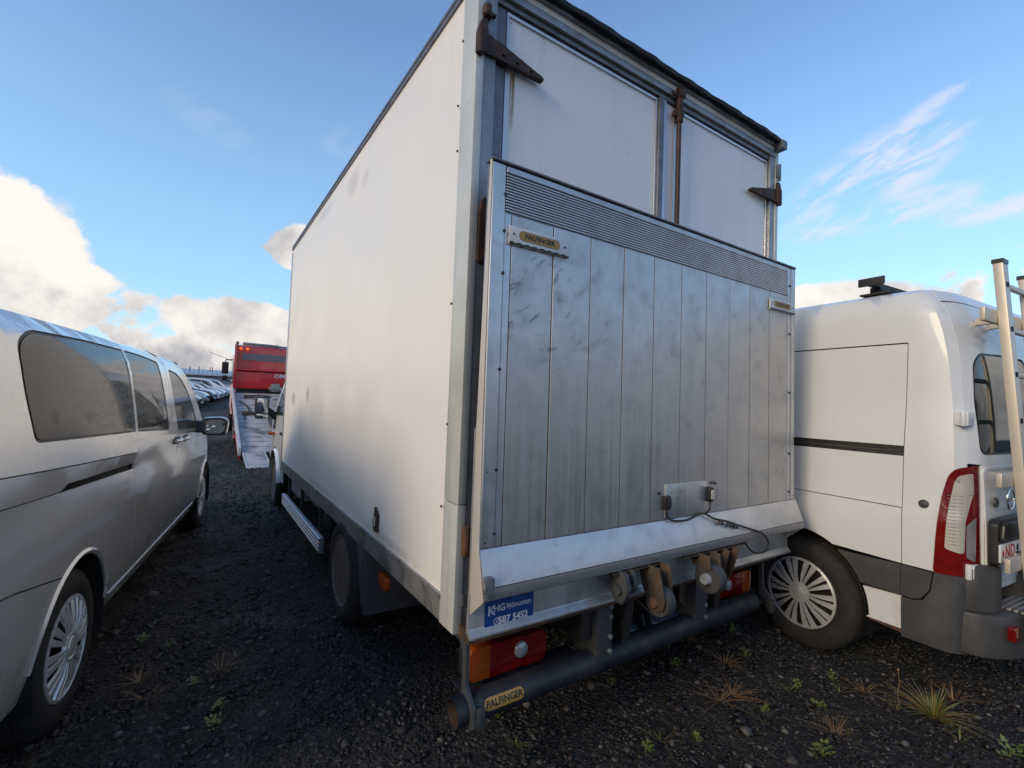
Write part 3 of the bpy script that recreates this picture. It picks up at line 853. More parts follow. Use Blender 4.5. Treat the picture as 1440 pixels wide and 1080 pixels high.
# mud guards: arch and rear flap
for xa, xb in ((.0, .50), (W - .50, W)):
    g = MB()
    g.grid(lambda u, v: (xa + (xb - xa) * v, 1.73 - .42 * cos(u), .30 + .40 * sin(u) if u < 2.5 else .30 + .40 * sin(u)), [.15 + (2.9 - .15) * i / 16 for i in range(17)], [0, 1])
    bmesh.ops.solidify(g.b, geom=g.b.faces[:], thickness=.008)
    T('mudguard', g, 'mud')
    T('mud_flap', MB().prism(rounded([(xa + .01, .20), (xb - .01, .20), (xb - .01, .62), (xa + .01, .62)], .03), 'y', 1.245, 1.262), 'mud', bev=.002)
    T('mud_flap', MB().prism([(1.262, .62), (1.262, .25), (1.33, .45), (1.42, .60)], 'x', xa + .002, xa + .012), 'mud')
# aluminium side guard of four ribs
sg = MB()
P = []
for i in range(4):
    z = .255 + i * .030
    P += [(-.014, z + .003), (-.020, z + .008), (-.020, z + .022), (-.014, z + .027)]
sg.prism([(a, b) for a, b in P] + [(.02, .375), (.02, .255)], 'y', 2.36, 4.32)
T('side_guard', sg, 'rail')
for y in (2.55, 3.4, 4.15): T('guard_bracket', MB().box(.022, .05, y, y + .04, .26, .605).box(.05, .62, y, y + .035, .30, .34), 'chassis')
k = MB().tube([(.30, 3.05, .47), (.30, 3.72, .47)], .15, 24)
T('air_tank', k, 'tank', bev=.02)
k = MB().prism(rounded([(.09, .36), (.42, .36), (.42, .64), (.09, .64)], .06), 'y', 3.85, 4.42)
T('fuel_tank', k, 'tank', bev=.015)
T('battery_box', B(.10, .5, 2.5, 2.9, .36, .60), 'chassis', bev=.01)

# ---- tail lift
def yf(z): return -.099 - (2.40 - z) * .0095
pm = MB().box(.006, 2.205, -.094, -.055, .97, 2.395)
PL = T('lift_platform', pm, 'frame', label='folded-up aluminium platform of the tail lift')
def vplank(x0, x1, z0, z1, m_, nm='plank', dy=0.0, bev=.0018):
    p = MB()
    ya, yb = yf(z0) + dy, yf(z1) + dy
    p.prism([(ya, z0), (yb, z1), (-.0945, z1), (-.0945, z0)], 'x', x0, x1)
    return T(nm, p, m_, PL, bev=bev, seg=1)
for i in range(10):
    x0 = .094 + i * .2030
    vplank(x0 + .0018, x0 + .2030 - .0018, .970, 2.212, 'plank', dy=random.uniform(-.0012, .0012))
vplank(.0, .060, .970, 2.392, 'galv', 'frame_member', -.004, .003)
vplank(.062, .0925, .970, 2.212, 'galv', 'frame_member', .0, .002)
vplank(2.1265, 2.165, .970, 2.392, 'galv', 'frame_member', .0, .002)
vplank(2.167, 2.205, .970, 2.392, 'galv', 'frame_member', -.004, .003)
# ribbed grip strip: each rib one piece
z = 2.218
while z < 2.355:
    vplank(.063, 2.125, z, z + .0088, 'rib', 'rib', -.003, .0022); z += .0112
vplank(.063, 2.125, z + .001, 2.392, 'rib', 'frame_member', -.004, .003)
vplank(.063, 2.125, 2.2125, 2.2165, 'lipedge', 'frame_member', .003, 0)
T('top_edge', B(-.006, 2.211, -.112, -.06, 2.396, 2.404), 'frame', PL, bev=.003)
for x in (.058, 2.15):
    for z in (1.02, 1.25, 1.62, 1.98, 2.14, 2.28): T('rivet', MB().lathe([(.007, .002), (.006, -.004), (.001, -.006)], (x, yf(z) - .004, z), 'y', 8), 'black', PL)
# ramp lip along the foot
lp = MB().prism([(yf(.965) - .002, .968), (-.163, .845), (-.120, .83), (-.06, .93), (-.06, .968)], 'x', .0005, 2.232)
T('ramp_lip', lp, 'lip', PL, bev=.003)
lp = MB().prism([(-.1635, .843), (-.1645, .803), (-.150, .795), (-.06, .80), (-.06, .90), (-.122, .829)], 'x', .0005, 2.236)
T('lip_edge', lp, 'lipedge', PL, bev=.003)
T('lip_tab', MB().prism(rounded([(.001, .885), (.036, .882), (.038, .862), (.034, .815), (.010, .81), (.006, .83), (.001, .83)], .006), 'y', -.168, -.145), 'lipedge', PL, bev=.002)
# flanks of the platform
for x0, x1 in ((-.0045, -.0006), (2.2065, 2.2105)):
    p = MB().prism([(-.104, 2.40), (-.088, 2.40), (-.062, 1.4), (-.062, .715), (-.150, .790), (-.160, .80), (yf(.96) - .004, .97), (-.106, 1.5)], 'x', x0, x1)
    T('platform_side', p, 'sideplate', PL, bev=.002)
T('flank_edge', MB().prism([(-.0615, 1.40), (-.0575, 1.40), (-.0575, .72), (-.0615, .72)], 'x', -.008, -.0006), 'galv', PL)
# maker's plates
def maker(x0, x1, z0, z1, sc, torn):
    p = T('label_plate', MB().box(x0, x1, -.1085 - .003, -.104, z0, z1), 'plate', bev=.0008)
    cx_, cz = (x0 + x1) / 2 + .0, (z0 + z1) / 2 + .006
    w, h = .098 * sc, .0175 * sc
    ov = [(cx_ + (w - h) * (1 if cos(a) > 0 else -1) + h * cos(a), cz + h * sin(a)) for a in [2 * pi * i / 24 + .01 for i in range(24)]]
    T('label_oval', MB().prism(ov, 'y', -.1125, -.1118), 'ochre', p)
    ov2 = [(cx_ + (w - h) * (1 if cos(a) > 0 else -1) + (h + .0015) * cos(a), cz + (h + .0015) * sin(a)) for a in [2 * pi * i / 24 + .01 for i in range(24)]]
    T('label_outline', MB().prism(ov2, 'y', -.1119, -.1116), 'ink', p)
    text_obj('PALFINGER', .0262 * sc, MT['ink'], p, 'lettering', (cx_, -.1127, cz), ext=.0003, sx=1.12, bold=.0009)
    b = MB(); nn = 16
    for i in range(nn):
        xa, xb = x0 + (x1 - x0) * i / nn, x0 + (x1 - x0) * (i + 1) / nn
        b.box(xa, xb, -.117, -.1116, z0 + .001 + (.002 if i % 3 and torn else 0), z0 + .009 - (.003 * (i % 2) if torn else 0))
    T('label_bar', b, 'black', p)
    for x in (x0 + .02, x1 - .02): T('rivet', MB().lathe([(.004, 0), (.004, -.003), (.001, -.004)], (x, -.1115, cz), 'y', 8), 'ink', p)
maker(.078, .366, 2.095, 2.165, 1.0, True)
maker(1.910, 2.190, 2.103, 2.170, .98, False)
# patch plate with two fittings and their cable
pt = MB().box(1.005, 1.330, -.1165, -.110, .978, 1.135)
pp = T('patch_plate', pt, 'galv', PL, bev=.002)
T('lift_switch', MB().box(.985, 1.022, -.135, -.1165, 1.02, 1.085).box(.992, 1.016, -.145, -.135, 1.035, 1.075).tube([(1.005, -.125, 1.02), (1.005, -.125, .995)], .006, 8), 'black', PL, bev=.003)
T('warning_light', MB().prism(rounded([(1.318, 1.03), (1.350, 1.03), (1.350, 1.105), (1.318, 1.105)], .012), 'y', -.142, -.1165), 'black', PL, bev=.004)
T('warning_lens', MB().prism(rounded([(1.3245, 1.045), (1.3435, 1.045), (1.3435, 1.092), (1.3245, 1.092)], .008), 'y', -.149, -.1425), 'lampclear', PL, bev=.002)
for x, z in ((.962, 1.098), (1.37, 1.122), (1.40, 1.118)): T('rivet', MB().lathe([(.007, 0), (.007, -.006), (.001, -.008)], (x, -.112, z), 'y', 8), 'black', PL)
def spline(pts, n=6):
    out = []
    for i in range(len(pts) - 1):
        p0 = Vector(pts[max(i - 1, 0)]); p1 = Vector(pts[i]); p2 = Vector(pts[i + 1]); p3 = Vector(pts[min(i + 2, len(pts) - 1)])
        for k in range(n):
            t = k / n
            out.append(.5 * ((2 * p1) + (p2 - p0) * t + (2 * p0 - 5 * p1 + 4 * p2 - p3) * t * t + (3 * p1 - p0 - 3 * p2 + p3) * t ** 3))
    out.append(Vector(pts[-1])); return out
T('cable', MB().tube(spline([(1.005, -.127, 1.0), (1.01, -.128, .985), (1.05, -.130, .965), (1.14, -.138, .960), (1.22, -.132, .972), (1.29, -.128, .975), (1.36, -.142, .945), (1.45, -.152, .925), (1.55, -.160, .895), (1.65, -.172, .865), (1.74, -.180, .835), (1.80, -.182, .78), (1.775, -.180, .735), (1.70, -.17, .732), (1.66, -.155, .755), (1.64, -.145, .79)]), .0052, 8), 'cable', PL)
T('cable', MB().tube(spline([(1.335, -.13, 1.035), (1.33, -.135, 1.00), (1.30, -.132, .975)]), .0045, 8), 'cable', PL)
k = MB()
for x, y, z in ((1.40, -.152, .928), (1.47, -.157, .912), (1.52, -.160, .898)): k.box(x - .012, x + .012, y - .008, y + .010, z - .018, z + .006)
T('cable_tape', k, 'roller', PL, bev=.004)

# ---- under the rear: beam with the dealer's sticker
bm_ = MB().prism([(-.060, .80), (-.072, .80), (-.074, .672), (-.080, .664), (-.094, .650), (-.094, .640), (-.080, .638), (-.055, .655), (-.055, .70)], 'x', -.010, 2.222)
BE = T('rear_beam', bm_, 'beam', bev=.002)
st = T('dealer_sticker', B(.056, .276, -.0775, -.0745, .655, .765), 'sticker')
text_obj('K', .050, MT['inkwhite'], st, 'lettering', (.083, -.0780, .722), ext=.0003, bold=.0008)
text_obj('HG', .036, MT['inkwhite'], st, 'lettering', (.118, -.0780, .727), ext=.0003, bold=.0008)
text_obj('Þjónustan', .029, MT['inkwhite'], st, 'lettering', (.206, -.0780, .728), ext=.0003, bold=.0003)
text_obj('587 5452', .036, MT['inkwhite'], st, 'lettering', (.182, -.0780, .680), ext=.0003, bold=.001)
k = MB()
ring = lambda c, r0, r1, y0, y1, n=20: [k.f(k.vs([(c[0] + r0 * cos(a), y0, c[1] + r0 * sin(a)), (c[0] + r1 * cos(a), y0, c[1] + r1 * sin(a)), (c[0] + r1 * cos(a2), y0, c[1] + r1 * sin(a2)), (c[0] + r0 * cos(a2), y0, c[1] + r0 * sin(a2))])) for a, a2 in [(2 * pi * i / n, 2 * pi * (i + 1) / n) for i in range(n)]]
ring((.108, .680), .0115, .0138, -.0781, 0)
k.f(k.vs([(.102, -.0781, .674), (.1045, -.0781, .672), (.1145, -.0781, .686), (.112, -.0781, .688)]))
T('phone_symbol', k, 'inkwhite', st, normals=False)
T('sub_beam', MB().box(.02, 2.18, -.03, .10, .592, .636), 'rustlight')
# lamp clusters in steel brackets
def lamp_cluster(x0, x1, f):
    """f=+1: amber end on the left"""
    w = x1 - x0
    def X(t): return x0 + w * t if f > 0 else x1 - w * t
    zt, zb = .500, .368
    hs = MB().prism(rounded([(x0 - .004, zb - .006), (x1 + .004, zb - .006), (x1 + .004, zt + .006), (x0 - .004, zt + .006)], .03), 'y', .130, .175)
    h = T('lamp_housing', hs, 'black', bev=.004)
    for a, b, m_ in ((.0, .25, 'lampamber'), (.252, .58, 'lampred'), (.72, 1.0, 'lampred')):
        xa, xb = sorted((X(a), X(b)))
        p = MB()
        lf = (a == 0 and f > 0) or (b == 1 and f < 0); rg = (b == 1 and f > 0) or (a == 0 and f < 0)
        P = rounded([(xa, zb), (xb, zb), (xb, zt), (xa, zt)], [.034 if lf else .001, .034 if rg else .001, .034 if rg else .001, .034 if lf else .001])
        p.prism(P, 'y', .088, .1295)
        T('lamp_lens', p, m_, h, bev=.010, seg=3)
    xa, xb = sorted((X(.582), X(.718)))
    T('lamp_lens', MB().box(xa, xb, .090, .1295, zb + .002, zt - .002), 'lampred', h, bev=.003)
    c = (X(.65), .090, .445)
    T('reversing_lens', MB().lathe([(.034, .0), (.031, -.010), (.018, -.017), (.001, -.019)], c, 'y', 24), 'lampwhite', h)
    return h
lamp_cluster(.095, .475, 1)
lamp_cluster(WP - .475, WP - .095, -1)
for f in (-1, 1):
    xa = .042 if f < 0 else WP - .062
    P = [(.19, .590), (.06, .590), (.035, .565), (.028, .40), (-.035, .345), (-.045, .285), (-.01, .265), (.058, .36), (.06, .53), (.09, .555), (.19, .555)]
    T('lamp_bracket', MB().prism(P, 'x', xa, xa + .020), 'bracket', bev=.003)
    xb = (xa + .0205, xa + .052) if f < 0 else (xa - .033, xa - .0005)
    T('bracket_flange', MB().box(*xb, -.046, -.030, .275, .350), 'bracket', bev=.003)
    xx = (xa + .0205, .66) if f < 0 else (WP - .66, xa - .0005)
    T('lamp_tray', MB().prism([(.17, .352), (.08, .350), (.005, .330), (.005, .318), (.08, .338), (.17, .340)], 'x', *xx), 'bluesteel', bev=.002)
# under-run tube with maker's label
TA = Matrix.Translation((.0, .035, .318)) @ Matrix.Rotation(-radians(.6), 4, 'Y')
def tube_part(name, mb, m_, parent=None, **k):
    mb.xf(TA); return T(name, mb, m_, parent, **k)
TU = tube_part('underrun_tube', MB().lathe([(.055, -.005), (.055, 2.02), (.047, 2.02), (.047, -.005)], (0, 0, 0), 'x', 36, close=True), 'bluesteel', sharp=50)
tube_part('tube_rust', MB().lathe([(.0468, -.001), (.0468, .35), (.0475, .35), (.0475, -.001)], (0, 0, 0), 'x', 36, close=True), 'rustlight', TU)
tube_part('tube_back', MB().lathe([(.046, .34), (.001, .345)], (0, 0, 0), 'x', 24), 'lining', TU)
lb = MB()
lw, lh = .093, .023
def tubept(x, s_, r): a = s_ / .0555; return (x, -r * cos(a), r * sin(a))
s0 = .018; LCX = .198
nseg = 14
def hh(x):
    q = abs(x) - (lw - lh)
    return lh if q <= 0 else sqrt(max(0, lh * lh - q * q))
for i in range(-nseg, nseg):
    xa, xb = lw * i / nseg, lw * (i + 1) / nseg
    for j in range(4):
        ta, tb_ = -1 + j / 2, -1 + (j + 1) / 2
        lb.f(lb.vs([tubept(LCX + xa, s0 + hh(xa) * ta, .0562), tubept(LCX + xb, s0 + hh(xb) * ta, .0562), tubept(LCX + xb, s0 + hh(xb) * tb_, .0562), tubept(LCX + xa, s0 + hh(xa) * tb_, .0562)]))
tube_part('tube_label', lb, 'ochre', TU, normals=False)
tx = text_obj('PALFINGER', .034, MT['ink'], TU, 'lettering', (0, 0, 0), rot=(0, 0, 0), ext=.0, sx=1.0, bold=.0009)
bt = bmesh.new(); bt.from_mesh(tx.data)
bmesh.ops.triangulate(bt, faces=bt.faces)
bmesh.ops.subdivide_edges(bt, edges=[e for e in bt.edges if e.calc_length() > .006], cuts=2)
bt.to_mesh(tx.data); bt.free()
for v in tx.data.vertices:
    v.co = TA @ Vector(tubept(LCX + v.co.x, s0 + v.co.y, .0568))
tx.data.update()
T('torsion_bar', MB().tube([(.80, .13, .335), (1.66, .13, .335)], .040, 16), 'bluebar')
T('torsion_bracket', MB().prism(rounded([(.04, .26), (.19, .26), (.17, .42), (.08, .44)], .015), 'x', 1.09, 1.102), 'bluesteel', bev=.003)
T('torsion_bracket', MB().prism(rounded([(.04, .26), (.19, .26), (.17, .42), (.08, .44)], .015), 'x', 1.15, 1.162), 'bluesteel', bev=.003)
# lift arms, brackets, rollers
for x in (.690, WP - .790):
    T('lift_bracket', MB().box(x, x + .100, -.010, .16, .350, .605), 'bracket', bev=.012)
    for z in (.375, .44, .53, .575):
        T('bolt', MB().lathe([(.012, 0), (.012, -.010), (.002, -.012)], (x + .080, -.0105, z), 'y', 6), 'steel')
    T('bracket_plate', MB().prism([(x - .17, .645), (x - .002, .655), (x - .002, .42), (x - .055, .46), (x - .065, .575), (x - .175, .625)], 'y', .05, .062), 'tan', bev=.002)
    xa = x + .185
    T('lift_arm', MB().prism([(.02, .33), (.00, .45), (-.02, .66), (.0, .76), (.08, .78), (.5, .50), (.5, .42), (.12, .40), (.10, .33)], 'x', xa, xa + .055), 'chassis', bev=.006)
def roller(x, y, z, r, w, face):
    P = [(y + .10, .800), (y - .02, .800), (y - .055, z + .02), (y - .045, z - .022), (y - .015, z - .038), (y + .02, z - .025), (y + .07, z + .05)]
    T('roller_fork', MB().prism(P, 'x', x - w / 2 - .016, x - w / 2 - .006) if not face else MB().prism([(y + .10, .800), (y - .02, .800), (y - .03, z + .05), (y + .07, z + .05)], 'x', x - w / 2 - .016, x - w / 2 - .006), 'tan', bev=.003)
    T('roller_fork', MB().prism([(y + .10, .800), (y - .02, .800), (y - .03, z + .03), (y - .02, z - .03), (y + .03, z - .03), (y + .09, z + .06)], 'x', x + w / 2 + .006, x + w / 2 + .016), 'tan', bev=.003)
    rr = T('roller', MB().lathe([(r * .6, -w / 2), (r * .93, -w / 2), (r, -w / 2 + .008), (r, w / 2 - .008), (r * .93, w / 2), (r * .6, w / 2)], (x, y, z), 'x', 32), 'roller')
    T('roller_pin', MB().lathe([(.001, -w / 2 - .030), (r * .30, -w / 2 - .028), (r * .36, -w / 2 - .022), (r * .36, w / 2 + .018), (.001, w / 2 + .022)], (x, y, z), 'x', 12), 'tank' if face else 'rustlight', rr)
T('fork_plate', MB().box(.62, .92, -.17, -.07, .792, .7945), 'tan')
T('fork_plate', MB().box(1.10, 1.62, -.17, -.07, .792, .7945), 'tan')
roller(.885, -.200, .648, .066, .055, False)
roller(1.250, -.200, .686, .072, .060, True)
T('lift_hook', MB().prism(rounded([(-.10, .80), (-.20, .80), (-.215, .72), (-.18, .665), (-.13, .68), (-.11, .74)], .02), 'x', .655, .68), 'bracket', bev=.003)
T('lift_hook', MB().prism(rounded([(-.10, .80), (-.18, .80), (-.20, .73), (-.17, .69), (-.12, .70)], .02), 'x', .72, .74), 'bracket', bev=.003)
T('hook_pin', MB().tube([(.64, -.165, .725), (.75, -.165, .725)], .022, 12), 'bracket')
for x in (1.40, 1.48): T('lift_link', MB().prism([(-.15, .80), (-.20, .79), (-.16, .64), (-.10, .60), (-.06, .64)], 'x', x, x + .012), 'tan', bev=.003)
T('cable', MB().tube(spline([(1.25, .10, .55), (1.15, .02, .47), (1.10, -.02, .44), (1.06, .0, .48), (1.0, .06, .55)]), .006, 8), 'cable')
T('exhaust_pipe', MB().tube([(1.62, .9, .36), (1.62, .25, .36), (1.63, .16, .34)], .03, 12), 'rustlight')

# ---- cab of the truck, ahead of the box
CW = 2.18; CX = .03
c_off = lerp_tab([(4.70, 0), (5.5, 0), (6.2, -.03), (6.7, -.14), (6.95, -.34)])
c_ins = lerp_tab([(.25, .03), (.45, .0), (.8, .0), (1.15, .015), (1.3, .04), (1.7, .13), (2.0, .20), (2.12, .28), (2.18, .42)])
c_top = lerp_tab([(4.70, 2.14), (5.3, 2.16), (5.55, 2.08), (6.15, 1.38), (6.3, 1.25), (6.8, 1.02), (6.95, .80)])
def cabS(side):
    def fn(y, z):
        x = c_ins(z) - c_off(y)
        return (CX + x if side < 0 else CX + CW - x, y, z)
    return fn
ARC = arch(5.47, .40, .30, 14, .35)
for sd_ in (-1, 1):
    fn = cabS(sd_); inn = (-sd_, 0, 0)
    tops = lambda a, b, n=14: [(y, c_top(y)) for y in [a + (b - a) * k / n for k in range(n + 1)]]
    win = rounded([(4.83, 1.22), (4.86, 1.92), (5.40, 1.90), (5.78, 1.50), (5.85, 1.25), (5.6, 1.20)], .05)
    panel([(4.72, .42), (5.02, .42)] + [(4.98, .45), (5.03, .62), (5.16, .78), (5.36, .86), (5.60, .86)] + [(5.745, .86), (5.85, 1.2)] + [(y, min(c_top(y), 2.14)) for y in (5.9, 5.8, 5.65, 5.55, 5.4, 5.2, 5.0, 4.72)], fn, inn, 'cab_side', MT['cabwhite'], TR, holes=[win])
    panel(win, fn, inn, 'cab_window', MT['glassf'], TR, off=-.006)
    panel([(5.09, .42), (5.11, .60), (5.24, .74), (5.47, .79), (5.70, .74), (5.83, .60), (5.87, .36), (6.6, .36), (6.92, .50)] + [(y, c_top(y)) for y in (6.93, 6.8, 6.6, 6.4, 6.2, 6.0)] + [(5.855, 1.20), (5.755, .865), (5.60, .87), (5.34, .87), (5.15, .79), (5.02, .63), (4.99, .45)], fn, inn, 'fender', MT['cabwhite'], TR, sharp=40)
    make_wheel(TR, (CX + .005 if sd_ < 0 else CX + CW - .005, 5.47, .335), .34, .22, sd_, 'dished', rim_r=.225)
# arch flare of the near front wheel
for sd_ in (-1, 1):
    x0 = CX - .022 if sd_ < 0 else CX + CW + .022
    fl = MB().grid(lambda u, v: (x0 + (-sd_) * (.045 if v == 0 else .0 if v == 1 else .012), 5.47 - (.395 + (.03 if v == 0 else 0)) * cos(u), .35 + (.395 + (.03 if v == 0 else 0)) * sin(u)), [.05 + i * (pi - .1) / 20 for i in range(21)], [0, 1, 2])
    T('wheel_flare', fl, 'cabwhite')
zs_ = [4.70 + i * .1 for i in range(23)]
def cab_strip(y0, y1, nm, m_, crown=.05):
    n = 10; ys_ = [y0 + (y1 - y0) * k / n for k in range(n + 1)]
    g = MB().grid(lambda v, y: ((lambda a: (CX + a + (CW - 2 * a) * v, y, c_top(y) + crown * sin(pi * v)))(c_ins(c_top(y)) - c_off(y))), [i / 10 for i in range(11)], ys_)
    T(nm, g, m_)
cab_strip(4.70, 5.5, 'cab_roof', 'cabwhite'); cab_strip(5.5, 6.2, 'windscreen', 'glassf'); cab_strip(6.2, 6.95, 'bonnet', 'cabwhite')
T('cab_back', B(CX + .10, CX + CW - .10, 4.70, 4.715, .60, 2.1), 'cabwhite')
T('cab_lining', MB().box(CX + .25, CX + CW - .25, 4.74, 6.6, .42, 1.1).box(CX + .3, CX + CW - .3, 4.76, 5.5, 1.1, 1.95), 'lining')
T('front_bumper', MB().prism(rounded([(CX + .10, 6.3), (CX + .12, 6.9), (CX + .3, 7.02), (CX + CW - .3, 7.02), (CX + CW - .12, 6.9), (CX + CW - .10, 6.3)], .05), 'z', .28, .80), 'trim', bev=.02)
T('headlight', MB().prism(rounded([(6.75, .78), (6.97, .78), (6.90, .98), (6.72, 1.02)], .03), 'x', CX + .16, CX + .5), 'lampclear', bev=.01)
T('headlight', MB().prism(rounded([(6.75, .78), (6.97, .78), (6.90, .98), (6.72, 1.02)], .03), 'x', CX + CW - .5, CX + CW - .16), 'lampclear', bev=.01)
def cab_mirror(f):
    x = CX - .25 if f < 0 else CX + CW + .07
    y = 5.62
    P = rounded([(x + .005, 1.17), (x + .165, 1.17), (x + .175, 1.44), (x + .15, 1.47), (x + .01, 1.46), (x, 1.43)], .03)
    mh = T('door_mirror', MB().prism([(a, b - .02) for a, b in P], 'y', y, y + .10), 'black', bev=.012)
    Q = rounded([(x + .018, 1.245), (x + .158, 1.245), (x + .160, 1.445), (x + .02, 1.445)], .02)
    T('mirror_glass', MB().prism([(a, b - .02) for a, b in Q], 'y', y - .004, y + .0), 'mirror', mh, bev=.001)
    Q = rounded([(x + .018, 1.18), (x + .155, 1.18), (x + .158, 1.233), (x + .018, 1.233)], .018)
    T('mirror_glass', MB().prism([(a, b - .02) for a, b in Q], 'y', y - .004, y + .0), 'mirror', mh, bev=.001)
    xa, xb = (x + .15, CX + .03) if f < 0 else (x + .02, CX + CW - .03)
    T('mirror_arm', MB().tube([(xa, y + .05, 1.27), ((xa + xb) / 2, y + .05, 1.22), (xb, y + .05, 1.17)], [.046, .044, .052], 12).prism(rounded([(xb - .04, 1.01), (xb + .05, 1.0), (xb + .06, 1.30), (xb + .0, 1.34)], .03), 'y', y, y + .12), 'black', mh, bev=.006)
cab_mirror(-1); cab_mirror(1)
T('indicator', MB().prism(rounded([(5.60, .93), (5.71, .93), (5.71, .975), (5.60, .975)], .015), 'x', CX - .070, CX + .012), 'lampamber', bev=.008)
T('door_handle', B(CX - .02, CX - .002, 4.85, 5.0, .98, 1.02), 'black', bev=.008)

# ------------------------------------------------------------------ silver people carrier (left)
SV = thing('silver_van', 'wet silver people carrier with tinted side windows, parked left of the box truck', 'van', (-.413 + .03 * cos(radians(8.65)), 2.968 - .03 * sin(radians(8.65)), 0), -radians(8.65))
SW = 1.93
s_ins = lerp_tab([(.2, .07), (.3, .045), (.42, .015), (.6, .0), (.85, .004), (1.0, .020), (1.05, .024), (1.09, .008), (1.15, .008), (1.25, .018), (1.45, .045), (1.62, .075), (1.70, .100), (1.755, .145), (1.79, .21), (1.81, .29)])
s_off = lerp_tab([(-1.12, -.32), (-1.08, -.18), (-1.0, -.09), (-.8, -.03), (0, 0), (2.8, 0), (3.4, -.015), (3.9, -.09), (4.15, -.22), (4.28, -.42)])
s_top = lerp_tab([(-1.12, 1.62), (-1.0, 1.745), (-.8, 1.80), (-.2, 1.81), (1.3, 1.80), (1.9, 1.765), (2.3, 1.66), (2.6, 1.50), (3.05, 1.13), (3.2, 1.06), (3.9, .96), (4.2, .80), (4.28, .66)])
def sS(side):
    def fn(y, z):
        x = s_off(y) - s_ins(z)
        return (x if side > 0 else -SW - x, y, z)
    return fn
def tops(f, a, b, st=.08):
    n = max(1, int(abs(b - a) / st)); return [(a + (b - a) * k / n, f(a + (b - a) * k / n)) for k in range(n + 1)]
G = .0025
def ln(y, a, b): return a[1] + (b[1] - a[1]) * (y - a[0]) / (b[0] - a[0])
U = lambda y: ln(y, (-.72, 1.185), (.74, 1.112))      # upper crease
D_ = lambda y: ln(y, (-.72, 1.078), (.74, 1.018))      # lower edge of the rail band
MS = MT['silver']
RA = arch(-.09, .375, .36, 56, .36)      # rear wheel opening
FA = arch(3.34, .375, .34, 14, .35)
for sd_ in (1, -1):
    fn = sS(sd_); inn = (-sd_, 0, 0)
    P_ = lambda o, nm='body_panel', holes=(), m_=MS, **k: panel(o, fn, inn, nm, m_, SV, holes=holes, **k)
    w1 = rounded([(-.520, 1.280), (-.560, 1.48), (-.555, 1.655), (-.44, 1.712), (.1, 1.728), (.672, 1.727), (.672, 1.238)], [.035, .1, .05, .08, .1, .004, .004])
    q1 = rounded([(-.500, 1.290), (-.538, 1.48), (-.533, 1.643), (-.43, 1.698), (.1, 1.716), (.660, 1.715), (.660, 1.248)], [.035, .1, .05, .08, .1, .004, .004])
    P_([(-1.10, U(-1.1)), (.690, U(.69))] + tops(s_top, .690, -1.12), 'quarter_panel', [w1])
    panel(q1, fn, inn, 'side_window', MT['glass'], SV, off=-.004, step=.05, th=.004)
    # frame line round the glass
    panel(w1, fn, inn, 'window_seal', MT['black'], SV, off=-.007, holes=[[(a * .999, b) for a, b in q1]], step=.05)
    P_([(-1.10, D_(-1.1)), (-.30, D_(-.30)), (-.27, D_(-.27) + .030), (.690, D_(.69) + .028), (.690, U(.69) - G * 2), (-1.10, U(-1.1) - G * 2)], 'rail_band')
    P_([(-1.09, .806), (-.86, .795), (-.62, .768), (-.43, .733), (-.26, .700)] + [(y, z) for y, z in RA if not (y < -.25 and z < .70) and z > .405] + [(.296, .40), (.690, .40), (.690, D_(.69) - .004), (-1.09, D_(-1.09) - .006)], 'quarter_panel')
    P_([(-1.10, .30), (-.468, .30)] + [(y, z) for y, z in RA if y < -.26 and z < .685] + [(-.262, .694), (-.432, .727), (-.622, .761), (-.862, .788), (-1.10, .80)], 'rear_bumper')
    panel([(-.25, D_(-.25) - .006), (.69, D_(.69) - .006), (.69, D_(.69) + .034), (-.25, D_(-.25) + .034)], fn, inn, 'door_rail', MT['lining'], SV, off=-.018, rim=False)
    # sliding door
    w2 = rounded([(.712, 1.236), (.712, 1.727), (1.06, 1.722), (1.42, 1.700), (1.52, 1.19)], [.004, .004, .1, .03, .03])
    q2 = rounded([(.724, 1.246), (.724, 1.715), (1.06, 1.711), (1.408, 1.690), (1.506, 1.20)], [.004, .004, .1, .03, .03])
    seam2 = [(1.895, .40), (1.895, .97), (1.84, 1.08), (1.72, 1.17), (1.66, 1.4), (1.60, 1.62), (1.57, s_top(1.57))]
    P_([(.695, .40)] + seam2 + tops(s_top, 1.5, .695), 'sliding_door', [w2])
    panel(q2, fn, inn, 'side_window', MT['glass'], SV, off=-.004, step=.05, th=.004)
    panel(w2, fn, inn, 'window_seal', MT['black'], SV, off=-.007, holes=[q2], step=.05)
    # front door
    w3 = rounded([(1.80, 1.165), (1.745, 1.40), (1.70, 1.66), (2.0, 1.640), (2.25, 1.545), (2.50, 1.36), (2.68, 1.135)], [.02, .1, .04, .15, .2, .1, .03])
    q3 = rounded([(1.815, 1.178), (1.76, 1.40), (1.716, 1.646), (2.0, 1.626), (2.24, 1.533), (2.485, 1.352), (2.655, 1.148)], [.02, .1, .04, .15, .2, .1, .03])
    s2 = [(y + .005, z) for y, z in seam2]
    P_([(2.72, .40), (2.78, 1.0), (2.79, 1.095)] + tops(lambda y: s_top(y) - .045, 2.79, 2.3) + tops(lambda y: s_top(y) - .03, 2.2, 1.62) + s2[-2::-1], 'front_door', [w3])
    P_(tops(s_top, 1.58, 3.05) + [(3.05, 1.06), (2.80, 1.09)] + tops(lambda y: s_top(y) - .040, 2.795, 2.3) + tops(lambda y: s_top(y) - .025, 2.2, 1.60), 'windscreen_pillar')
    panel(q3, fn, inn, 'door_window', MT['glassf'], SV, off=-.004, step=.05, th=.004)
    panel(w3, fn, inn, 'window_seal', MT['black'], SV, off=-.007, holes=[q3], step=.05)
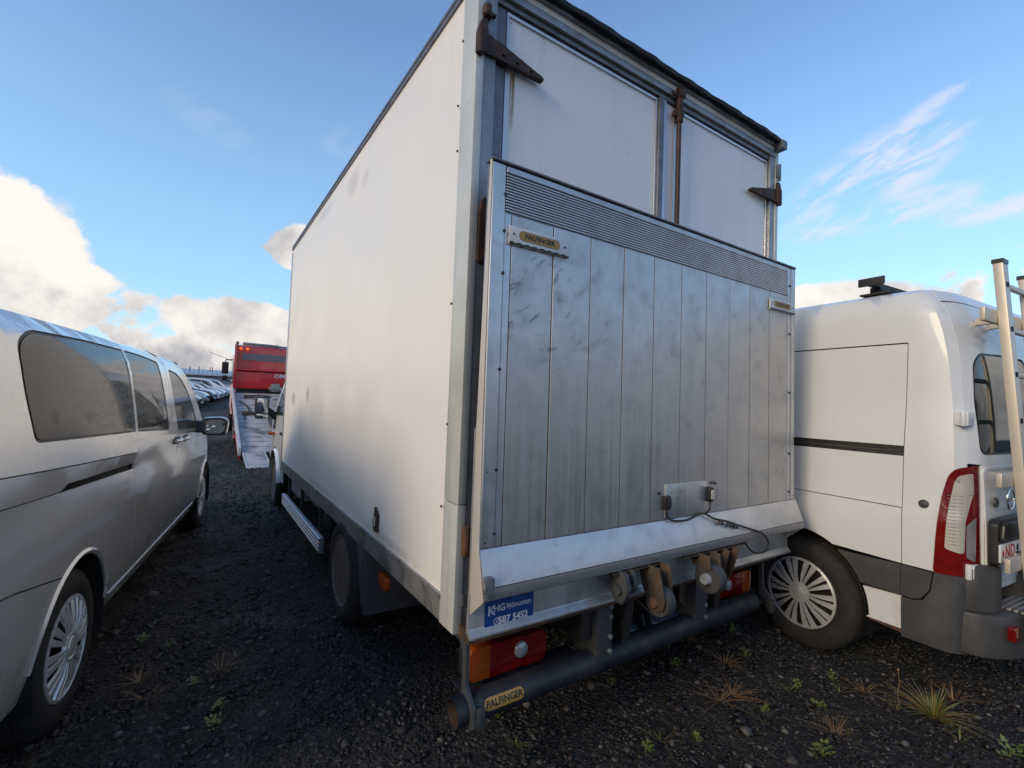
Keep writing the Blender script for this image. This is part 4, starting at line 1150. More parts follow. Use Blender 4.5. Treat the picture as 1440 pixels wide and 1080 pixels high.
    P_([(2.725, .40), (2.93, .36)] + [(y, z) for y, z in FA if z > .40] + [(3.75, .34), (4.2, .30), (4.28, .5)] + tops(s_top, 4.28, 3.05) + [(3.05, 1.055), (2.797, 1.083), (2.785, 1.0)], 'front_wing')
    P_([(.31, .325), (2.93, .325), (2.92, .355), (2.72, .392), (.31, .392)], 'sill', m_=MT['silver'])
    panel([(.31, .300), (2.93, .300), (2.93, .322), (.31, .322)], fn, inn, 'sill_trim', MT['black'], SV, off=-.01)
    panel([(.36, .388), (2.72, .388), (2.72, .398), (.36, .398)], fn, inn, 'sill_highlight', MT['seamlight'], SV, off=.006)  # bright strip standing in for the highlight line along the sill
    # wheel openings
    for cy_ in (-.09, 3.34):
        g = MB()
        xo = (0 - .012) * 1 if sd_ > 0 else -SW + .012
        g.grid(lambda u, v: (xo - sd_ * (.0 if v == 0 else .30 * v), cy_ - .372 * cos(u), .36 + .372 * sin(u)), [-.35 + i * (pi + .7) / 20 for i in range(21)], [0, 1])
        g.b.faces.ensure_lookup_table()
        link('wheel_arch', g.mesh('wheel_arch', normals=False), MT['lining'], SV)
        # rolled lip round the opening
        g = MB()
        def lip(u, v):
            y = cy_ - (.368 + .016 * (v > 0) + .012 * (v > 1)) * cos(u); z = (.36 if cy_ < 1 else .35) + (.368 + .016 * (v > 0) + .012 * (v > 1)) * sin(u)
            p = fn(y, z); return (p[0] + sd_ * (.0 if v == 0 else .010 if v == 1 else .001), y, z)
        g.grid(lip, [.12 + i * (pi - .24) / 28 for i in range(29)], [0, 1, 2])
        link('arch_lip', g.mesh('arch_lip', normals=True, sharp=60), MS, SV)
        make_wheel(SV, (-.035 if sd_ > 0 else -SW + .035, cy_, .335), .338, .22, sd_, 'spokes', n=10, rim_r=.222)
    # handles
    for y, z in ((1.72, 1.088), (2.07, 1.078)):
        h = MB(); xo = fn(y, z)[0]
        h.prism(rounded([(y - .01, z - .028), (y + .15, z - .028), (y + .15, z + .03), (y - .01, z + .03)], .025), 'x', *sorted((xo - sd_ * .006, xo + sd_ * .0045)))
        hp = h.build('handle_cup', MT['trim'], SV)
        h = MB().tube([(xo + sd_ * .008, y - .015, z), (xo + sd_ * .030, y + .02, z + .002), (xo + sd_ * .032, y + .11, z + .002), (xo + sd_ * .012, y + .155, z)], .014, 8)
        h.build('door_handle', MS, hp)
    # mirror
    ym, zm = 2.66, 1.145
    xo = .0 if sd_ > 0 else -SW
    P = rounded([(xo + sd_ * .02, zm - .085), (xo + sd_ * .235, zm - .085), (xo + sd_ * .250, zm + .06), (xo + sd_ * .20, zm + .092), (xo + sd_ * .02, zm + .085)], .055)
    mh = MB().prism(P, 'y', ym, ym + .11).build('door_mirror', MT['black'], SV, bev=.02)
    MB().prism([((a - xo) * 1.02 + xo, zm + (b - zm) * 1.06) for a, b in P], 'y', ym + .045, ym + .135).build('mirror_cap', MS, mh, bev=.03)
    Q = rounded([(xo + sd_ * .045, zm - .066), (xo + sd_ * .218, zm - .066), (xo + sd_ * .230, zm + .05), (xo + sd_ * .19, zm + .073), (xo + sd_ * .045, zm + .066)], .045)
    MB().prism(Q, 'y', ym - .004, ym).build('mirror_glass', MT['mirror'], mh)
    MB().prism(rounded([(2.60, 1.09), (2.80, 1.085), (2.72, 1.18), (2.62, 1.21)], .02), 'x', *sorted((xo - sd_ * .05, xo + sd_ * .06))).build('mirror_foot', MT['black'], mh, bev=.01)
def s_strip(y0, y1, nm, m_, crown):
    ys_ = [y0 + (y1 - y0) * k / 14 for k in range(15)]
    MB().grid(lambda v, y: ((lambda a, z: (-SW + a + (SW - 2 * a) * v, y, z + crown * sin(pi * v) ** .8 if 0 < v < 1 else z))(s_ins(s_top(y)) - s_off(y), s_top(y))), [i / 16 for i in range(17)], ys_).build(nm, m_, SV)
s_strip(-1.12, 2.0, 'roof', MS, .055); s_strip(2.0, 3.1, 'windscreen', MT['glassf'], .05); s_strip(3.1, 4.28, 'bonnet', MS, .05)
MB().prism(rounded([(-1.60, .34), (-.33, .34), (-.42, 1.66), (-1.51, 1.66)], .08), 'y', -1.125, -1.06).build('tailgate', MS, SV, bev=.02)
MB().prism(rounded([(-1.48, 1.12), (-.45, 1.12), (-.50, 1.58), (-1.43, 1.58)], .06), 'y', -1.135, -1.127).build('rear_window', MT['glass'], SV)
MB().prism(rounded([(-1.55, .36), (-.38, .36), (-.46, .92), (-1.47, .92)], .08), 'y', 4.20, 4.30).build('grille', MT['black'], SV, bev=.02)
for xx in (-.27, -1.72): MB().prism(rounded([(xx, 1.0), (xx + .06, 1.0), (xx + .06, 1.55), (xx, 1.55)], .02), 'y', -1.10, -1.06).build('tail_lamp', MT['lampred'], SV, bev=.01)
MB().box(-SW + .36, -.36, -.95, 3.9, .28, .95).box(-SW + .33, -.33, -.95, 2.2, .95, 1.62).build('body_lining', MT['lining'], SV)
MB().box(-SW + .08, -.055, .42, 2.85, .40, 1.05).box(-SW + .08, -.055, -1.0, -.55, .40, 1.05).box(-SW + .13, -.145, -.98, 1.7, 1.06, 1.68).build('body_lining', MT['lining'], SV)

# ------------------------------------------------------------------ white high roof van (right)
WV = thing('white_van', 'white high-roof van with grey bumper and ladder, right of the box truck', 'van', (3.321 - .03 * cos(radians(4.4)), 1.531 + .03 * sin(radians(4.4)), 0), -radians(4.4))
VW = 2.05
w_ins = lerp_tab([(.2, .05), (.35, .012), (.7, .002), (.98, .0), (1.01, .006), (1.3, .02), (1.6, .05), (1.9, .065), (2.08, .078), (2.17, .095), (2.212, .13), (2.235, .19)])
w_off = lerp_tab([(-.85, -.30), (-.812, -.14), (-.785, -.062), (-.755, -.022), (-.71, -.005), (-.55, -.0005), (0, 0), (3.0, 0), (3.9, -.12), (4.35, -.30)])
w_rear = lerp_tab([(.3, .005), (.7, .0), (1.3, .012), (1.6, .03), (1.9, .065), (2.1, .12), (2.2, .18), (2.235, .21)])    # how far the rear leans in with height
w_top = lerp_tab([(-.95, 2.235), (2.4, 2.235), (2.7, 2.12), (3.5, 1.35), (3.7, 1.22), (4.2, 1.08), (4.35, .9)])
def wS(side):
    def fn(y, z):
        sh = w_rear(z) * max(0, min(1, (-y + .15) / .85)) if side else 0
        yy = y
        x = w_ins(z) - w_off(y)
        ym_ = y + w_rear(z) * (max(0.0, min(1.0, (.40 - y) / 1.18)) ** 1.6)
        return (x if side < 0 else VW - x, ym_, z)
    return fn
MW = MT['white']
yq = -.528
def yy_(z): # seam position before the rear lean is applied
    return yq
for sd_ in (-1, 1):
    fn = wS(sd_); inn = (-sd_, 0, 0)
    # undo the lean for straight seams: measured seam stays upright
    def seam(z, y=yq):
        lo, hi = y - .6, y + .1
        for _ in range(24):
            mid = (lo + hi) / 2
            if fn(mid, z)[1] < y: lo = mid
            else: hi = mid
        return lo
    sq = lambda z0, z1, dy=0.0, n=8, y=yq: [(seam(z, y) + dy, z) for z in [z0 + (z1 - z0) * k / n for k in range(n + 1)]]
    P_ = lambda o, nm='body_panel', holes=(), m_=MW, **k: panel(o, fn, inn, nm, m_, WV, holes=holes, **k)
    FR = 2.35
    # upper body with roof edge, one sheet down the rear corner
    P_([(FR, 1.918)] + [(y, w_top(y)) for y in [FR - k * .12 for k in range(28)] if y > -.77] + [(-.785, 2.235), (-.785, .70)] + sq(.70, 1.912, -.004) + [(seam(1.912) + .0, 1.918)], 'rear_quarter')
    P_(sq(1.338, 1.910, .0) + [(FR, 1.910), (FR, 1.338)], 'side_panel')
    panel([(seam(1.31), 1.283), (FR, 1.283), (FR, 1.338), (seam(1.31), 1.338)], fn, inn, 'door_rail', MT['black'], WV, off=-.012)
    panel([(seam(1.31) + .05, 1.304), (FR, 1.304), (FR, 1.310), (seam(1.31) + .05, 1.310)], fn, inn, 'rail_highlight', MT['trim'], WV, off=-.006)  # lighter bar drawn in as the highlight line inside the slot
    P_(sq(1.003, 1.282, .0) + [(FR, 1.282), (FR, 1.003)], 'side_panel')
    WA = arch(.03, .405, .36, 64, .36)
    P_(sq(.700, .998, .0) + [(FR, .998), (FR, .70)] + [(y, z) for y, z in WA[::-1] if z > .70], 'side_panel')
    P_([(seam(.6), .53), (seam(.6), .694)] + [(y, z) for y, z in WA if z < .694 and z > .53 and y < 0][::-1], 'side_trim', m_=MT['trim'], off=.012, sharp=40)
    P_([(seam(.6) - .003, .535), (seam(.6) - .003, .694), (-.668, .694), (-.655, .60), (-.62, .545), (-.58, .530)], 'side_trim', m_=MT['trim'], off=.014, sharp=40)
    P_([(seam(.45), .345), (seam(.45), .525)] + [(y, z) for y, z in WA if z < .525 and y < 0][::-1] + [(-.36, .345)], 'lower_sill')
    P_([(-.372, .335), (seam(.4), .322), (seam(.4), .343), (-.372, .350)], 'rusty_edge', m_=MT['rustlight'], off=-.002)
    P_([(.37, .36), (FR, .36), (FR, .694)] + [(y, z) for y, z in WA[::-1] if z < .694 and y > .05], 'side_trim', m_=MT['trim'], off=.008)
    # bumper corner
    P_([(seam(.4) - .004, .31), (seam(.4) - .004, .525), (-.585, .524), (-.628, .540), (-.662, .60), (-.675, .70), (-.785, .70), (-.785, .31)], 'rear_bumper', m_=MT['trim'], off=.016, sharp=40)
    # cab side
    wf = rounded([(2.55, 1.25), (2.58, 1.9), (2.85, 1.85), (3.35, 1.35), (3.4, 1.22)], .05)
    fr = arch(3.55, .40, .40, 14, .36)
    P_([(FR + .005, .36), (3.14, .36)] + fr + [(4.0, .36), (4.35, .42)] + tops(w_top, 4.35, FR + .005, .12), 'cab_side', [wf])
    panel(wf, fn, inn, 'cab_window', MT['glassf'], WV, off=-.005)
    for cy_ in (.03, 3.55):
        g = MB()
        xo = .02 if sd_ < 0 else VW - .02
        g.grid(lambda u, v: (xo - sd_ * .35 * v, cy_ - .40 * cos(u), .36 + .40 * sin(u)), [-.35 + i * (pi + .7) / 20 for i in range(21)], [0, 1])
        link('wheel_arch', g.mesh('wheel_arch', normals=False), MT['lining'], WV)
        make_wheel(WV, (.035 if sd_ < 0 else VW - .035, cy_, .338), .347, .23, sd_, 'spokes', n=12 if False else 10, rim_r=.222)
    # lamp down the corner
    lampo = [(-.668, .700), (-.680, .90), (-.697, 1.085), (-.722, 1.20), (-.745, 1.240), (-.9, 1.262), (-.9, .705)]
    def LP(pts): return [(max(seam(z, y), -.811), z) for y, z in pts]
    lampo = LP(lampo)
    lens_o = LP([(-.716, .835), (-.722, .95), (-.729, 1.05), (-.745, 1.17), (-.757, 1.205), (-.792, 1.222), (-.795, 1.12), (-.787, 1.05), (-.780, .975), (-.778, .815)])
    lm = panel(rounded(lampo, [.02, .05, .1, .06, .03, .006, .006]), fn, inn, 'tail_lamp', MT['lampred'], WV, off=.012, step=.03, sharp=45)
    panel(rounded(lens_o, .012), fn, inn, 'clear_lens', MT['lampclear'], lm, off=.016, step=.025, rim=True, sharp=45)
    g = MB()
    for k in range(15):
        z = .86 + k * .0175
        a, b = seam(z, -.724), seam(z, -.772)
        p0, p1 = fn(a, z), fn(b, z)
        g.tube([(p0[0] + sd_ * .017, p0[1], z), (fn((a + b) / 2, z)[0] + sd_ * .018, fn((a + b) / 2, z)[1], z), (p1[0] + sd_ * .017, p1[1], z)], .0014, 5)
    g.build('lens_ribs', MT['lampgrey'], lm, kind=None)
    panel(rounded(LP([(-.784, .80), (-.784, .955), (-.803, 1.0), (-.803, .775)]), .008), fn, inn, 'grey_lens', MT['lampgrey'], lm, off=.016, step=.03, sharp=45)
    cp = fn(seam(1.04, -.624), 1.04)
    MB().lathe([(.001, .012 * sd_), (.016, .010 * sd_), (.022, .006 * sd_), (.023, -.004 * sd_)], cp, 'x', 20).build('round_cap', MT['trim'], WV)
    for z in (1.50, .73):
        yh = w_rear(z) - .80
        MB().box(*((.055, .125) if sd_ < 0 else (VW - .125, VW - .055)), yh - .012, yh + .05, z - .035, z + .035).tube([(.052 if sd_ < 0 else VW - .052, yh + .008, z - .038), (.052 if sd_ < 0 else VW - .052, yh + .008, z + .038)], .014, 8).build('door_hinge', MW, WV, bev=.006)
# the rear doors
def rearfn(x, z):
    e = min(x, VW - x) - w_ins(z); c = .0
    if e < .34: c = .047 * ((.34 - e) / .275) ** 4
    return (x, -.832 + w_rear(z) + c, z)
inn = (0, 1, 0)
mid = VW / 2
def xl(z): return w_ins(z) + (.067 if z > 1.268 else .150)
for f, nm in ((-1, 'rear_door'), (1, 'rear_door')):
    def X(x): return x if f < 0 else VW - x
    edge = [(X(xl(z)), z) for z in (.62, .9, 1.2, 1.266, 1.270, 1.5, 1.8, 2.0, 2.10, 2.14)]
    out = edge + [(X(mid - .004), 2.15), (X(mid - .004), .62)]
    wd = [(.155, 1.315), (.158, 1.60), (.185, 1.80), (.245, 1.855), (.55, 1.868), (.90, 1.868), (.93, 1.84), (.93, 1.315)]
    wh = rounded([(X(a), z) for a, z in wd], [.05, .05, .06, .08, .05, .05, .05, .05])
    wi = rounded([(X(a + (.012 if a < .5 else -.012)), z + (.012 if z < 1.5 else -.012)) for a, z in wd], [.05, .05, .06, .08, .05, .05, .05, .05])
    dd = panel(out, rearfn, inn, 'rear_door', MW, WV, holes=[wh], step=.08)
    panel(wi, rearfn, inn, 'door_window', MT['glassv'], dd, off=-.004, step=.07)
    panel(wh, rearfn, inn, 'window_seal', MT['black'], dd, off=-.007, holes=[wi], step=.06)
    # pressed panel below the glass, a raised field
    pr = rounded([(X(.19), 1.02), (X(.19), 1.25), (X(.92), 1.25), (X(.92), 1.02)], .03)
    panel(rounded([(X(.16), .66), (X(.16), 1.255), (X(.97), 1.255), (X(.97), .66)], .04), rearfn, inn, 'pressed_panel', MW, dd, off=.005, step=.09, holes=[rounded([(X(.175), .675), (X(.175), 1.24), (X(.955), 1.24), (X(.955), .675)], .035)])
panel([(xl(z) if True else 0, z) for z in (2.148, 2.18, 2.222)] + [(VW - xl(z), z) for z in (2.222, 2.18, 2.155)], rearfn, inn, 'roof_end', MW, WV, step=.08)
def w_strip(y0, y1, nm, m_, crown):
    ys_ = [y0 + (y1 - y0) * k / 12 for k in range(13)]
    fn = wS(-1)
    def g(v, y):
        z = w_top(y); p = fn(y, z)
        return (p[0] + (VW - 2 * p[0]) * v, p[1], z + (crown * min(1, max(0, (y + .785) / .6)) * sin(pi * v) ** .7 if 0 < v < 1 else 0))
    MB().grid(g, [i / 16 for i in range(17)], ys_).build(nm, m_, WV)
w_strip(-.785, 2.4, 'roof', MW, .05); w_strip(2.4, 3.6, 'windscreen', MT['glassf'], .05); w_strip(3.6, 4.35, 'bonnet', MW, .04)
MB().box(.28, VW - .28, -.55, 4.2, .30, .95).box(.32, VW - .32, -.50, 2.6, .95, 2.05).build('body_lining', MT['lining'], WV)
MB().box(.14, VW - .14, -.70, -.45, .38, 1.25).box(.10, VW - .10, .50, 2.4, .38, 1.3).build('body_lining', MT['lining'], WV)
MB().prism(rounded([(.1, 4.0), (.3, 4.33), (VW - .3, 4.33), (VW - .1, 4.0)], .05), 'z', .35, .9).build('front_bumper', MT['trim'], WV, bev=.03)
# bumper across the rear with a step
_before = set(WV.children)
bp = MB()
prof = [(-.90, .78), (-.925, .775), (-.945, .70), (-.955, .60), (-.955, .545), (-1.02, .530), (-1.035, .50), (-1.03, .36), (-.98, .32), (-.85, .32), (-.85, .78)]
bp.prism(prof, 'x', .56, VW - .56)
bp.build('step_bumper', MT['trim'], WV, bev=.012)
for f in (-1, 1):
    X = lambda x: x if f < 0 else VW - x
    b = MB().prism(rounded([(X(.03), -.80), (X(.05), -.93), (X(.14), -1.0), (X(.24), -1.035), (X(.56), -1.045), (X(.56), -.82)], .04), 'z', .325, .535)
    b.build('rear_bumper', MT['trim'], WV, bev=.018)
    b = MB().prism(rounded([(X(.035), -.80), (X(.05), -.905), (X(.12), -.962), (X(.20), -.972), (X(.235), -.94), (X(.25), -.82)], .03), 'z', .536, .762)
    b.build('rear_bumper', MT['trim'], WV, bev=.02)
    b = MB().prism(rounded([(X(.12), .430), (X(.185), .430), (X(.185), .497), (X(.12), .497)], .008), 'y', -1.030, -1.0)
    b.xf(Matrix.Translation((0, -.008, 0)))
    b.build('reflector', MT['lampred'], WV, bev=.003)
st_ = MB()
for k in range(5): st_.box(.26, VW - .26, -1.035 + k * .026, -1.018 + k * .026, .5365, .548)
st_.build('step_tread', MT['skirt'], WV, bev=.003)
# number plate, handle recess, badge
rc = MB().prism(rounded([(.125, .775), (.125, .985), (.175, 1.0), (.60, 1.0), (.60, .79)], .02), 'y', -.972, -.935).build('plate_recess', MT['black'], WV, bev=.006)
MB().prism(rounded([(.14, .895), (.585, .905), (.585, .985), (.16, .985)], .02), 'y', -.990, -.973).build('handle_grip', MT['black'], rc, bev=.006)
npl = MB().prism(rounded([(.135, .790), (.590, .790), (.590, .880), (.135, .880)], .006), 'y', -.981, -.973).build('number_plate', MT['platebg'], WV, bev=.001)
text_obj('ND', .092, MT['inkred'], npl, 'lettering', (.262, -.9815, .835), ext=.0004, bold=.0012)
text_obj('X85', .092, MT['inkred'], npl, 'lettering', (.475, -.9815, .835), ext=.0004, bold=.0012)
MB().prism([(.152, .835), (.166, .812), (.180, .835), (.166, .858)], 'y', -.9820, -.9812).build('plate_emblem', MT['inkred'], npl)
MB().prism([(.345, .815), (.385, .815), (.385, .826), (.345, .826)], 'y', -.9820, -.9812).prism([(.350, .832), (.380, .832), (.380, .858), (.365, .866), (.350, .858)], 'y', -.9820, -.9812).build('plate_sticker', MT['ink'], npl)
bd = MB()
bx, bz = .402, 1.085
nn = 28
bd.tube([(bx + .047 * cos(2 * pi * k / nn), -.946, bz + .055 * sin(2 * pi * k / nn)) for k in range(nn + 1)], .006, 6)
bd.prism([(bx - .062, bz + .004), (bx + .005, bz + .010), (bx - .002, bz + .0), (bx + .062, bz - .004), (bx - .005, bz - .012), (bx + .002, bz - .002)], 'y', -.951, -.940)
bd.build('badge', MT['chrome'], WV, bev=.001)
MB().lathe([(.026, .0), (.024, -.010), (.001, -.012)], (.235, -.932, 1.075), 'y', 18).build('door_lock', MT['trim'], WV)
for o_ in set(WV.children) - _before: o_.location.y = .095
# bracket of the roof bars
rk = MB().box(.20, .36, -.38, -.22, 2.250, 2.262).box(.22, .34, -.33, -.27, 2.262, 2.30).prism([(.16, 2.296), (VW - .16, 2.30), (VW - .16, 2.325), (.16, 2.321)], 'y', -.325, -.285)
rk.build('roof_bar', MT['rubber'], WV, bev=.004)
MB().prism([(.14, 2.296), (.155, 2.296), (.155, 2.345), (.14, 2.345)], 'y', -.38, -.24).build('roof_bar', MT['rubber'], WV, bev=.003)

# ------------------------------------------------------------------ ladder on the rear doors
LD = thing('ladder', 'pale aluminium ladder fixed upright on the rear doors of the white van', 'ladder', WV.location, -radians(4.4))
def ly(z): return -.875 - .07 * (2.3 - z)
def lrail(x, z0, z1):
    m_ = MB().prism([(ly(z0) - .0, z0), (ly(z1), z1), (ly(z1) + .040, z1), (ly(z0) + .040, z0)], 'x', x, x + .072)
    r_ = m_.build('rail', MT['ladder'], LD, bev=.003)
    MB().box(x - .002, x + .074, ly(z1) - .003, ly(z1) + .043, z1 - .012, z1 + .010).build('end_cap', MT['black'], r_)
    return r_
LX = .215
lrail(LX, .42, 2.33); lrail(LX + .36, .42, 2.30)
z = .56
while z < 2.3:
    k = MB().box(LX + .0725, LX + .3595, ly(z) + .006, ly(z) + .030, z - .012, z + .012)
    rg = k.build('rung', MT['ladder'], LD, bev=.003)
    for q in (.021, .381): MB().box(LX + q, LX + q + .030, ly(z) - .0025, ly(z) - .0005, z - .013, z + .013).build('rung_end', MT['lining'], rg)
    z += .235
for z, x0 in ((2.035, .05), (1.205, .06), (.80, .06)):
    k = MB().box(x0, LX + .50, ly(z) + .0405, ly(z) + .062, z - .034, z + .034)
    ar = k.build('cross_arm', MT['ladder'], LD, bev=.003)
    y1 = rearfn(.5, z)[1] - .001
    for x in (LX + .10, LX + .30):
        MB().box(x, x + .03, ly(z) + .0625, y1, z - .018, z + .018).build('stand_off', MT['ladder'], ar, bev=.002)

# ------------------------------------------------------------------ red recovery truck with its bed lowered
TW = thing('recovery_truck', 'red recovery truck with grey plank bed tilted down, beyond the box truck', 'tow truck', (.81, 10.6, .015), -radians(.6))
def Q(name, mb, m, parent=None, bev=.0, **k): return mb.build(name, MT[m], parent or TW, bev, **k)
bz = lambda y: .17 + (y - 1.42) * (1.46 - .17) / (6.3 - 1.42)
rp = Q('loading_ramp', MB().prism([(-.02, .005), (1.40, .155), (1.40, .115), (-.02, -.02)], 'x', .05, .50), 'bed', bev=.004)
Q('ramp_rib', MB().prism([(-.02, .012), (1.40, .162), (1.40, .150), (-.02, .0)], 'x', .05, .075).prism([(-.02, .012), (1.40, .162), (1.40, .150), (-.02, .0)], 'x', .475, .50), 'towrail', rp)
bdp = Q('tilt_bed', MB().prism([(1.42, bz(1.42) - .10), (1.42, bz(1.42) - .025), (6.35, bz(6.35) - .025), (6.35, bz(6.35) - .20)], 'x', .02, 2.43), 'chassis')
nb = 15
for i in range(nb):
    ya, yb = 1.42 + (6.35 - 1.42) * i / nb, 1.42 + (6.35 - 1.42) * (i + 1) / nb - .045
    dz = random.uniform(-.003, .003)
    Q('plank', MB().prism([(ya, bz(ya) - .022 + dz), (ya, bz(ya) + dz), (yb, bz(yb) + dz), (yb, bz(yb) - .022 + dz)], 'x', .04, 2.41), 'bed', bdp, bev=.002)
for x in (-.03, 2.42):
    Q('bed_rail', MB().prism([(1.40, bz(1.4) - .08), (1.40, bz(1.4) + .10), (6.4, bz(6.4) + .14), (6.4, bz(6.4) - .10)], 'x', x, x + .055), 'towrail', bev=.006)
    Q('bed_skirt', MB().prism([(1.42, bz(1.42) - .16), (1.40, bz(1.4) - .085), (6.4, bz(6.4) - .105), (6.4, bz(6.4) - .42), (3.0, bz(3) - .30)], 'x', x + .008, x + .045), 'red')
Q('chassis_rail', MB().box(.75, .85, 2.6, 10.5, .62, .86).box(1.6, 1.7, 2.6, 10.5, .62, .86), 'chassis')
for x, s_ in ((.0, -1), (2.44, 1)):
    for y in (4.7, 9.2): make_wheel(TW, (x, y, .47), .47, .28, s_, 'dished', rim_r=.29)
Q('chain', MB().tube(spline([(.16, 5.2, bz(5.2) + .03), (.30, 4.9, bz(4.9) + .02), (.34, 4.3, bz(4.3) + .02), (.22, 4.0, bz(4.0) + .02), (.20, 3.6, bz(3.6) + .02)]), .018, 6), 'rod')
Q('strap', MB().tube(spline([(.3, 5.7, bz(5.7) + .03), (.9, 5.75, bz(5.75) + .03), (.95, 5.9, bz(5.9) + .03), (.35, 5.9, bz(5.9) + .03), (.3, 5.7, bz(5.7) + .03)]), .02, 6), 'rod')
Q('wheel_chock', MB().prism([(4.05, bz(4.05)), (4.05, bz(4.05) + .09), (4.35, bz(4.35) + .02)], 'x', .16, .45), 'tan', bev=.01)
# headboard: a red locker wall with a grey mesh window
hb = Q('headboard', MB().prism([(6.42, 1.72), (6.40, 2.12), (6.50, 2.20), (6.46, 2.90), (6.60, 2.97), (7.3, 2.97), (7.3, 1.60), (6.42, 1.60)], 'x', .06, 2.40), 'red', bev=.02)
Q('mesh_window', MB().box(.22, 2.24, 6.462, 6.485, 2.50, 2.71), 'greystripe', hb)
Q('ledge', MB().prism([(6.36, 2.165), (6.36, 2.20), (6.48, 2.235), (6.48, 2.165)], 'x', .06, 2.40), 'red', hb, bev=.006)
Q('corner_post', MB().prism([(6.40, 1.55), (6.36, 2.1), (6.40, 2.95), (6.5, 2.98), (6.5, 1.55)], 'x', .0, .07).prism([(6.40, 1.55), (6.36, 2.1), (6.40, 2.95), (6.5, 2.98), (6.5, 1.55)], 'x', 2.39, 2.46), 'red', hb, bev=.01)
Q('roof_roll', MB().tube([(.03, 6.55, 3.02), (.11, 6.55, 3.02)], .05, 12).tube([(.22, 6.55, 3.015), (1.25, 6.55, 3.0)], .045, 12).tube([(1.25, 6.55, 2.995), (2.4, 6.55, 2.99)], .03, 12), 'skirt', hb)
for x in (.165, .345, 2.15, 2.3):
    Q('beacon', MB().lathe([(.045, 0), (.045, -.03), (.03, -.05), (.001, -.055)], (x, 6.44, 2.84), 'y', 16), 'lampbeacon', hb)
Q('ledge_hook', MB().tube(spline([(1.45, 6.34, 2.20), (1.50, 6.33, 2.245), (1.78, 6.33, 2.245), (1.83, 6.34, 2.20)]), .012, 6), 'rod', hb)
text_obj('OMAIS', .17, MT['inkwhite'], hb, 'lettering', (1.42, 6.375, 2.03), ext=.001, bold=.003, sx=1.15)
Q('winch', MB().box(1.05, 1.30, 6.28, 6.5, 1.52, 1.78).tube([(1.0, 6.35, 1.62), (1.9, 6.35, 1.62)], .07, 12), 'skirt', bev=.02)
Q('gear_locker', MB().box(.1, 2.38, 6.5, 7.2, 1.40, 1.62), 'chassis')
Q('marker_lamp', MB().box(2.0, 2.08, 6.32, 6.36, 1.72, 1.80), 'inkwhite')
Q('side_lamp', MB().lathe([(.03, 0), (.03, -.02), (.001, -.025)], (-.045, 2.9, .38), 'x', 10), 'lampbeaconred')
cbm = MB().prism(rounded([(7.4, .75), (7.4, 2.75), (8.9, 2.75), (9.5, 1.9), (9.7, 1.1), (9.7, .65)], .12), 'x', .06, 2.40)
cbb = Q('cab', cbm, 'pink', bev=.04)
Q('cab_window', MB().prism(rounded([(8.0, 1.75), (8.0, 2.5), (8.7, 2.5), (9.15, 1.85), (9.15, 1.75)], .06), 'x', .045, .060), 'glassf', cbb)
for f in (-1, 1):
    x = -.26 if f < 0 else 2.52
    Q('door_mirror', MB().prism(rounded([(x, 2.10), (x + .20, 2.10), (x + .20, 2.52), (x, 2.52)], .04), 'y', 8.8, 8.9).prism(rounded([(x + .03, 1.86), (x + .18, 1.86), (x + .18, 2.05), (x + .03, 2.05)], .03), 'y', 8.8, 8.9).tube([(x + .1, 8.86, 2.50), (x + .1, 8.86, 2.60), (.1 if f < 0 else 2.36, 8.86, 2.62)], .018, 8).tube([(x + .1, 8.86, 1.9), (.1 if f < 0 else 2.36, 8.86, 1.80)], .015, 8), 'black', cbb, bev=.01)
Q('aerial', MB().tube([(.1, 8.9, 2.55), (-.65, 9.1, 2.85)], .008, 6), 'black', cbb)

